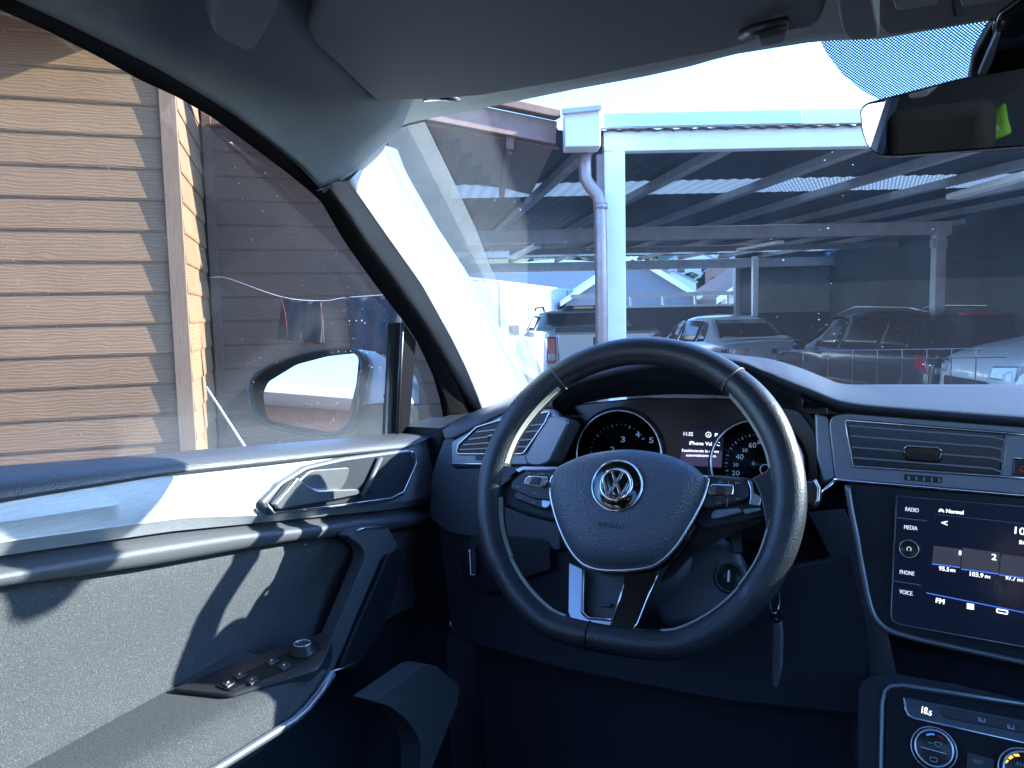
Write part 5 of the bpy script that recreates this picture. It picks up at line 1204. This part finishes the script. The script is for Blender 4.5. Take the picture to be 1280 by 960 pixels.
def knob(px, py, r, nm):
    c_ = CN(px, py); R_ = (CN(px+r, py)-c_).length
    m = MB(); m.lathe(c_, CN.n, [(R_*1.12,0),(R_*1.12,.003),(R_*1.05,.012),(R_,.0135),(R_*.9,.0137),(R_*.86,.0128)], 48); k_ = m.build(nm, M['switch'], CP, smooth=True)
    uu = Vector((1,0,0)); vv = CN.n.cross(uu)
    for rr, h, rad in ((1.12,.003,.0009),(.93,.0138,.0012)):
        m = MB(); m.tube([c_+CN.n*h+(uu*cos(2*pi*k/48)+vv*sin(2*pi*k/48))*R_*rr for k in range(48)], rad, 8, closed=True); m.build('knob_ring', M['silver'], k_, smooth=True)
    return k_, c_, R_, uu, vv
kA, ca, Ra, ua, va = knob(1167, 936, 25, 'temperature_knob')
KP = CN.off(.0132)
m = MB(); wire(m, [(1151,934),(1183,942.5)], KP, .0005); m.build('knob_line', M['silver'], kA)
m = MB(); wire(m, rnd([(1168,927),(1177,929),(1175,934),(1170,933)], 1.5), KP, .0005, closed=True); wire(m, [(1160,928),(1166,929.5)], KP, .0005); wire(m, rnd([(1162,946),(1172,948),(1171,953),(1163,951)], 1.5), KP, .0005, closed=True); m.build('knob_icons', M['grey_ink'], kA)
m = MB(); wire(m, [(1158,918.7),(1163,917.7),(1168,918)], KP, .0008); m.build('cold_mark', M['glow_blue'], kA)
m = MB(); wire(m, [(1171,919),(1175,921),(1179,924)], KP, .0008); m.build('warm_mark', M['red'], kA)
kB, cb, Rb, ub, vb = knob(1279, 965, 28, 'fan_knob')
KQ = CN.off(.0134)
m = MB()
for q in ([(1254,952),(1257.5,948.5),(1261,951),(1257.5,954.5)], [(1259.5,947),(1264,944),(1267,946.5),(1262.5,949.5)], [(1266,943.2),(1273,942.5),(1275,945.5),(1269,945.5)]): slab_into(m, q, KQ, .0004, .0004)
m.build('fan_bars', M['glow_amber'], kB)
m = MB(); text(m, 'AUTO', (1269,956), (1291,961), 5, KQ, .0004); m.build('lettering', M['grey_ink'], kB)
rb = panel('rest_button', rnd([(1208,940),(1244,949),(1240,985),(1206,980)], 3), CN, .004, M['switch'], CP, lift=.003, bevel=.001)
m = MB(); text(m, 'REST', (1217,953), (1229,956), 4.2, CN, .0034); m.build('lettering', M['grey_ink'], rb)
# tunnel side, floor furniture
m = MB()
s0 = [(1010,640),(1040,700),(1060,780),(1075,850),(1072,960),(1072,1100)]
A = [FP.off(-.02)(*p) for p in s0]; B = [p+Vector((.02,-.0,-.0)) for p in [FP.off(-.004)(x+22, y-6) for x, y in s0]]
m.grid([[p+Vector((-.01,.14,0)) for p in A], A, B]); m.build('console_side', M['leather'], DASH, smooth=True)
# kick panel with footrest beside the door
KP1 = PX(-.50)
panel('kick_panel', rnd([(466,877),(530,831),(545,832),(575,858),(572,880),(540,960),(530,1100),(520,1100),(526,960),(526,925),(510,900),(486,882)], [4,6,4,4,6,4,4,4,10,14,14,8]), KP1, .03, M['moulding'], DOOR, bevel=.004)
m = MB(); m.box((-.32, 1.16, .80), (.10, .03, .14)); m.box((-.32,1.19,.9), (.03,.03,.2)); m.build('brake_pedal', M['rubber'], CAR, bevel=.006)
m = MB(); m.box((-.14, 1.17, .78), (.06, .025, .2)); m.build('accelerator_pedal', M['rubber'], CAR, bevel=.006)
m = MB(); m.slab([Vector(p) for p in ((-.50,1.0,.66),(-.40,1.0,.66),(-.40,1.2,.86),(-.50,1.2,.86))], [Vector(p) for p in ((-.50,1.03,.65),(-.40,1.03,.65),(-.40,1.23,.85),(-.50,1.23,.85))]); m.build('footrest', M['panel'], CAR, bevel=.01)
# ================================================================== STEERING WHEEL
TW = radians(25.6); WC = Vector((-.2405, .8164, 1.4515))
Wn = Vector((0, -cos(TW), sin(TW))); Wu = Vector((1, 0, 0)); Wv = Wn.cross(Wu); 
if Wv.z < 0: Wv = -Wv
def Q(u, v, n=0): return WC+Wu*u+Wv*v+Wn*n
RC, RT_ = .1685, .0165
SW = []
NW = 180
def rimc(a):
    u = RC*cos(a); v = RC*sin(a)
    lim = -.1615
    if v < lim+.012: 
        t = max(0, (lim+.012-v)); v = lim+.012-.012*(1-math.exp(-t/.012))
    return u, v
ang = [2*pi*k/NW for k in range(NW)]
cpts = [Q(*rimc(a)) for a in ang]
def rrad(a):
    d = math.degrees(a) % 360; r = RT_
    for c0, w_, k in ((35,16,.0016),(145,16,.0016),(0,22,.0012),(180,22,.0012)):
        dd = abs((d-c0+180) % 360-180); r += k*max(0, 1-(dd/w_)**2)
    if 215 < d < 325: r -= .0012
    return r
m = MB(); m.tube(cpts, [rrad(a) for a in ang], 20, closed=True)
RIM = m.build('steering_wheel', M['wheel_leather'], CAR, smooth=True)
tag(RIM, 'flat-bottomed black leather steering wheel with chrome badge')
def ringseam(a, name='leather_seam', rad=.0007, mt='stitch'):
    u, v = rimc(a); u2_, v2_ = rimc(a+.01); t = Vector((u2_-u, v2_-v)).normalized(); nx = Vector((t.y, -t.x)); r = rrad(a)+.0004
    m = MB(); m.tube([Q(u+nx.x*r*cos(b), v+nx.y*r*cos(b), r*sin(b)) for b in [2*pi*k/24 for k in range(24)]], rad, 6, closed=True); m.build(name, M[mt], RIM, smooth=True)
for d in (52, 128): ringseam(radians(d), rad=.0011, mt='moulding')
for d in (262,): ringseam(radians(d), rad=.0008, mt='rubber')
def stitches(a0, a1, step=.0115):
    a = a0; m = MB()
    while a < a1:
        for s in (0, 1):
            aa = a+s*step*.5; u, v = rimc(aa); l = sqrt(u*u+v*v); ru = -u/l; rv = -v/l; r = rrad(aa)*1.0
            tb = .35; p0 = Q(u+ru*r*cos(tb), v+rv*r*cos(tb), r*sin(tb)); aa2 = aa+step*.42; u2_, v2_ = rimc(aa2)
            tb2 = .35+(.2 if s else -.2); p1 = Q(u2_+ru*r*cos(tb2), v2_+rv*r*cos(tb2), r*sin(tb2)); m.bar(p0, p1, .0012, .0012)
        a += step
    m.build('stitching', M['stitch'], RIM)
stitches(radians(150), radians(172)); stitches(radians(188), radians(250)); stitches(radians(290), radians(352)); stitches(radians(8), radians(48)); stitches(radians(130), radians(150))
# airbag pad -----------------------------------------------------------
HPn = Plane(Wn, WC+Wn*.012)
pad = [(690,606),(697,588),(716,577),(742,568.5),(782,563.5),(815,565.5),(843,572),(868,584),(881,597),(882,606),(875,628),(862,653),(845,680),(828,698),(812,707),(786,711),(755,711),(735,706),(722,696),(710,678),(699,652),(692,626)]
pd = smoothline([Vector((*q,0)) for q in pad+[pad[0]]], 90)[:-1]
P0 = [HPn(p.x, p.y) for p in pd]; c0 = HPn(777, 632)
m = MB()
rows = [[c0+(p-c0)*s+Wn*h for p in P0] for s, h in ((.98,-.03),(1.0,-.004),(.995,.004),(.965,.012),(.9,.019),(.78,.0245),(.6,.0275),(.4,.029),(.2,.0295),(.01,.0295))]
m.grid(rows, True); m.f.append(tuple(len(m.v)-len(P0)+k for k in range(len(P0))))
PAD = m.build('airbag_cover', M['airbag'], RIM, smooth=True)
lowi = [i for i, p in enumerate(pd) if p.y > 596]
lowp = [c0+(P0[i]-c0)*1.018+Wn*.001 for i in lowi]
m = MB(); m.tube(lowp, .0026, 8); m.build('chrome_border', M['silver'], RIM, smooth=True)
m = MB(); m.grid([[c0+(P0[i]-c0)*1.0+Wn*.0 for i in lowi], [c0+(P0[i]-c0)*1.035+Wn*-.003 for i in lowi], [c0+(P0[i]-c0)*1.05+Wn*-.02 for i in lowi]]); m.build('border_rim', M['piano'], RIM, smooth=True)
TPn = Plane(Wn, WC+Wn*.0412)
m = MB(); text(m, 'AIRBAG', (746,658), (779.5,661.5), 6.3, TPn.off(.0002), .0004); m.build('airbag_lettering', M['dark_ink'], PAD)
m = MB()
for x0, y0, x1, y1 in ((698,600,706,601.5),(851,606,858,606.5)): wire(m, [(x0,y0),(x1,y1)], TPn.off(-.010 if x0 < 750 else -.012), .0006, .001)
m.build('pad_marks', M['dark_ink'], PAD)
# badge -------------------------------------------------------------------
BP = Plane(Wn, WC+Wn*.042); bc = BP(771.5, 607); BR = (BP(803.3, 608.5)-bc).length
m = MB(); m.lathe(bc, Wn, [(BR*.99,-.006),(BR*.99,.0008),(BR*.9,.0012),(BR*.72,.0022),(BR*.68,.003),(BR*.0,.003)], 64); BAD = m.build('badge', M['piano'], RIM, smooth=True)
def circ(r, h, rad, mt, name='badge_ring'):
    m = MB(); m.tube([bc+Wn*h+(Wu*cos(2*pi*k/64)+Wv*sin(2*pi*k/64))*r for k in range(64)], rad, 8, closed=True); m.build(name, M[mt], BAD, smooth=True)
circ(BR*.985, .001, .0011, 'chrome'); circ(BR*.60, .0042, .0017, 'chrome', 'emblem_ring')
er = BR*.60
m = MB()
def st(a, b, wd=.0030): 
    A = bc+Wn*.0042+Wu*a[0]*er+Wv*a[1]*er; B = bc+Wn*.0042+Wu*b[0]*er+Wv*b[1]*er; m.bar(A, B, wd, .0022, up=Wn)
for s in (1,-1):
    st((s*.36,.90), (s*.055,.14)); st((s*.90,.42), (s*.46,-.82)); st((s*.46,-.82), (s*.075,.07))
    m.box(bc+Wn*.0042+Wu*s*.47*er+Wv*-.80*er, (.003,.003,.0022), (Wu,Wv,Wn))
m.box(bc+Wn*.0042+Wv*.13*er, (.0035,.003,.0022), (Wu,Wv,Wn)); m.box(bc+Wn*.0042+Wv*.06*er, (.0045,.003,.0022), (Wu,Wv,Wn))
m.build('emblem', M['chrome'], BAD, bevel=.0004)
# side spokes -----------------------------------------------------------------
SPp = Plane(Wn, WC+Wn*.006)
def spoke(name, pts, lift, mt, th=.02, bev=.003, par=None, r=4): return panel(name, rnd(pts, r), SPp, th, M[mt], par or RIM, lift=lift, bevel=bev)
spoke('spoke', [(636,588),(660,584),(706,584),(716,600),(700,640),(690,650),(650,640),(616,626),(612,608)], -.008, 'plastic', .02, .004)
spoke('spoke', [(866,590),(905,592),(945,596),(962,600),(966,640),(930,650),(880,660),(858,650)], -.008, 'plastic', .02, .004)
spoke('spoke_trim', [(646,588),(655,584.5),(706,585),(704,588),(656,588.5),(650,592)], .005, 'silver', .004, .001, r=2)
lw = spoke('button_pad', [(640,604),(655,590),(703,588.5),(691,614),(690,627),(668,624),(640,612)], .004, 'switch', .012, .002)
spoke('button_pad', [(642,616),(646,612),(690,626),(688,636),(676,636),(640,622)], -.001, 'switch', .012, .002)
spoke('shift_paddle', [(677,624),(689,624),(689,630),(684,636),(677,634)], .001, 'silver', .006, .001, r=3)
rk = spoke('rocker', [(659,600),(664,596.5),(688,598),(688,604),(683,611),(676,611),(657,607.5)], .009, 'chrome', .006, .0015, r=3)
spoke('rocker_centre', [(671,598.6),(680,599.6),(677,609.4),(665.5,607.6)], .0115, 'switch', .004, .001, rk, r=1.5)
rw = spoke('button_pad', [(880,600),(886,595),(928,600),(935,607),(937,620),(930,627),(884,637),(876,632),(873,622)], .004, 'switch', .012, .002)
rk = spoke('rocker', [(888,609),(892,607),(917,608),(919,611),(918,621),(913,623.5),(889,622),(886,619)], .009, 'chrome', .006, .0015, r=3)
spoke('rocker_centre', [(897,609.5),(910,610.5),(909,621.5),(896,620.5)], .0115, 'switch', .004, .001, rk, r=1.5)
spoke('spoke_trim', [(934,601),(941,602),(943,617),(953,622),(950,634),(936,631),(938,624),(938,612)], .003, 'silver', .006, .0015, r=3)
spoke('shift_paddle', [(890,642),(893,637.5),(924,634.5),(929,640),(900,648),(889,649)], .002, 'grey_metal', .008, .0015, r=3)
spoke('shift_paddle', [(928,636),(952,634),(951,638),(931,643)], .0, 'grey_metal', .006, .001, r=2)
spoke('spoke_lower', [(862,646),(888,650),(940,642),(958,640),(946,652),(900,668),(860,690),(836,716),(820,726),(836,700)], -.012, 'piano', .012, .002, r=6)
m = MB()
LP_ = SPp.off(.0045)
for x, y in ((660,592),(678,593),(647,609),(668,617),(900,603),(921,604),(898,629),(922,624)):
    wire(m, [(x-2.5,y),(x+1,y-1),(x+3,y+.6)], LP_, .0005)
wire(m, [(674,590),(671,597)], LP_, .0004); wire(m, [(911,601),(908.5,633)], LP_, .0003)
for x, y in ((650,622),(667,628)): wire(m, [(x-2,y),(x+2,y+.5)], SPp.off(.0), .0005)
m.build('switch_icons', M['grey_ink'], RIM)
spoke('leather_sleeve', [(606,592),(625,582),(645,585),(657,586),(644,591),(630,605),(621,617),(614,632),(604,636)], .003, 'wheel_leather', .022, .005, r=6)
spoke('leather_sleeve', [(972,572),(988,600),(986,655),(960,672),(957,654),(952,624),(946,608),(940,598),(955,593)], .003, 'wheel_leather', .022, .005, r=5)
# bottom spoke: silver left leg, black right leg ------------------------------------
BSp = Plane(Wn, WC+Wn*.0)
def bsp(name, pts, lift, mt, th=.012, bev=.002, r=3): return panel(name, rnd(pts, r), BSp, th, M[mt], RIM, lift=lift, bevel=bev)
bsp('spoke_back', [(722,700),(800,705),(790,790),(726,790)], -.012, 'switch', .006)
bsp('lower_spoke', [(713,704),(731,712),(729,767),(737,774),(767,776.5),(762,789),(735,788),(718,780),(712,766)], .006, 'spoke_silver', .012, .0025)
bsp('lower_spoke', [(784,714),(822,716),(812,742),(797,780),(786,793),(750,793),(735,788),(762,786),(768,777),(780,740)], .005, 'piano', .012, .0025)
m = MB(); wire(m, [(733,713),(731.5,766),(738,772.5),(766,775)], BSp, .0008, .007); wire(m, [(784,722),(776,752),(768,776)], BSp, .0008, .007); wire(m, [(824,716),(813,742),(798,780),(787,792.5)], BSp, .0010, .004); m.build('spoke_edges', M['chrome'], RIM, smooth=True)
bsp('spoke_clip', [(744,752),(762,753),(761,758),(744,757)], -.006, 'switch', .006, .001, r=1)
# column cover, stalks, ignition and keys -----------------------------------------
CCp = Plane(Wn, WC-Wn*.06)
m = MB(); cc = CCp(835, 690)
m.lathe(WC-Wn*.04-Wv*.06, -Wn, [(.045,0),(.062,.01),(.075,.06),(.082,.14),(.085,.25)], 36); COLC = m.build('column_cover', M['leather'], CAR, smooth=True)
panel('column_lower', rnd([(800,742),(850,690),(900,668),(925,690),(935,745),(900,775),(830,785)], 10), CCp, .05, M['leather'], COLC, bevel=.01, seg=3)
panel('adjuster_slot', rnd([(912,668),(924,660),(928,690),(918,692)], 3), CCp, .01, M['switch'], COLC, lift=.004)
m = MB(); ic = CCp(913, 722); m.lathe(ic, Wn, [(.018,-.01),(.018,.004),(.014,.006),(.013,.002)], 24); IGN = m.build('ignition_lock', M['switch'], COLC, smooth=True)
m = MB(); m.box(ic+Wn*.008, (.002,.012,.012), (Wu,Wv,Wn)); m.build('lock_plate', M['silver'], IGN)
SKp = Plane(Wn, WC-Wn*.05)
m = MB(); m.tube([SKp(940,618), SKp(985,618), SKp(1006,618)], [.008,.010,.012], 14); stk = m.build('wiper_stalk', M['switch'], CAR, smooth=True)
panel('stalk_tip', rnd([(1004,603),(1020,602),(1027,611),(1026,626),(1017,636),(1004,634)], 6), SKp, .022, M['switch'], stk, lift=.008, bevel=.006, seg=3)
m = MB(); wire(m, [(1019,602.5),(1024,612),(1023,627),(1018,634)], SKp, .0018, .008); m.build('stalk_ring', M['silver'], stk, smooth=True)
# keys
KY = PY(.80)
e = empty('key_fob', KY(970, 860))
m = MB(); q = KY(968.5, 752)
m.tube([q+Vector((.004*cos(a_), .011*cos(a_)*.6, .0125*sin(a_))) for a_ in [2*pi*k/28 for k in range(28)]], .0009, 6, closed=True); m.build('key_ring', M['silver'], e, smooth=True)
m = MB(); q = KY(970.5, 770)
m.tube([q+Vector((.0045*cos(a_), 0, .006*sin(a_))) for a_ in [2*pi*k/20 for k in range(20)]], .0016, 8, closed=True); m.build('fob_loop', M['rubber'], e, smooth=True)
fb = panel('fob_body', rnd([(967,777),(976,779),(978,800),(977,838),(972,860),(966,859),(965,842),(966,800)], 3), KY, .012, M['moulding'], e, bevel=.003)
m = MB(); slab_into(m, rnd([(973.5,790),(977,790),(977.2,836),(974.3,838)], 1.2), KY, .003, .002); m.build('fob_strip', M['grey_metal'], e, bevel=.0005)
tag(e, 'dark leather key fob on a steel ring hanging below the right of the steering wheel', 'key fob')
# ---- rear-view mirror ------------------------------------------------------------
MN = Plane((-.13,-1.0,-.12), EYE+ray(1180,140)*.765)
RV = empty('rear_view_mirror', MN(1230, 150), CAR)
mo = rnd([(1074,136),(1082,128),(1200,97),(1280,82),(1360,69),(1374,82),(1374,150),(1350,172),(1280,184),(1120,196),(1098,196),(1084,185),(1076,164)], [10,14,10,6,14,14,14,14,6,10,10,12,10])
panel('mirror_shell', mo, MN, .03, M['piano'], RV, bevel=.005, seg=3)
ins = rnd([(1077,138),(1085,131),(1200,100.5),(1280,86),(1358,73),(1370,84),(1370,149),(1348,169),(1280,181),(1120,193),(1100,193.5),(1086,183),(1079,164)], [10,14,10,6,14,14,14,14,6,10,10,12,10])
panel('mirror_glass', ins, MN, .002, M['mirror'], RV, lift=.0025)
SH_ = WS.off(.03)
panel('mirror_stalk', rnd([(1226,120),(1238,60),(1246,20),(1300,-20),(1340,-20),(1340,100)], 10), SH_, .04, M['piano'], RV, bevel=.012, seg=3)
panel('sensor_housing', rnd([(1208,112),(1216,70),(1238,30),(1250,18),(1420,-10),(1420,110)], 8), WS.off(.014), .012, M['switch'], RV, bevel=.004)
panel('stalk_trim', rnd([(1222,96),(1232,72),(1246,40),(1251,42),(1240,80),(1230,98)], 3), WS.off(.036), .006, M['grey_metal'], RV, bevel=.002)
# vest over a rear headrest, seen only in the mirror
def refl(px, py, y):
    d = ray(px, py).normalized(); p = MN(px, py); n = MN.n; r = d-n*(2*d.dot(n)); return p+r*((y-p.y)/r.y)
M['vest'] = mat('yellow green vest', (.35,.62,.05), .8, bump=.4, bscale=200, var=.2, vscale=20)
M['vest_band'] = mat('reflective band', (.6,.62,.62), .4)
vq = [(1236,150),(1246,136),(1254,129),(1257,150),(1262,168),(1246,174),(1232,178)]
VY = -1.75
f_ = [refl(x, y, VY) for x, y in vq]
m = MB(); m.slab(f_, [p+Vector((0,-.07,0)) for p in f_]); vs_ = m.build('safety_vest', M['vest'], bevel=.01)
g_ = [refl(x, y, VY+.012) for x, y in ((1242,152),(1250,161),(1247,164),(1239,156))]
m = MB(); m.slab(g_, [p+Vector((0,-.006,0)) for p in g_]); m.build('reflective_band', M['vest_band'], vs_)
tag(vs_, 'yellow-green safety vest in the back of the car, seen in the rear-view mirror', 'safety vest')
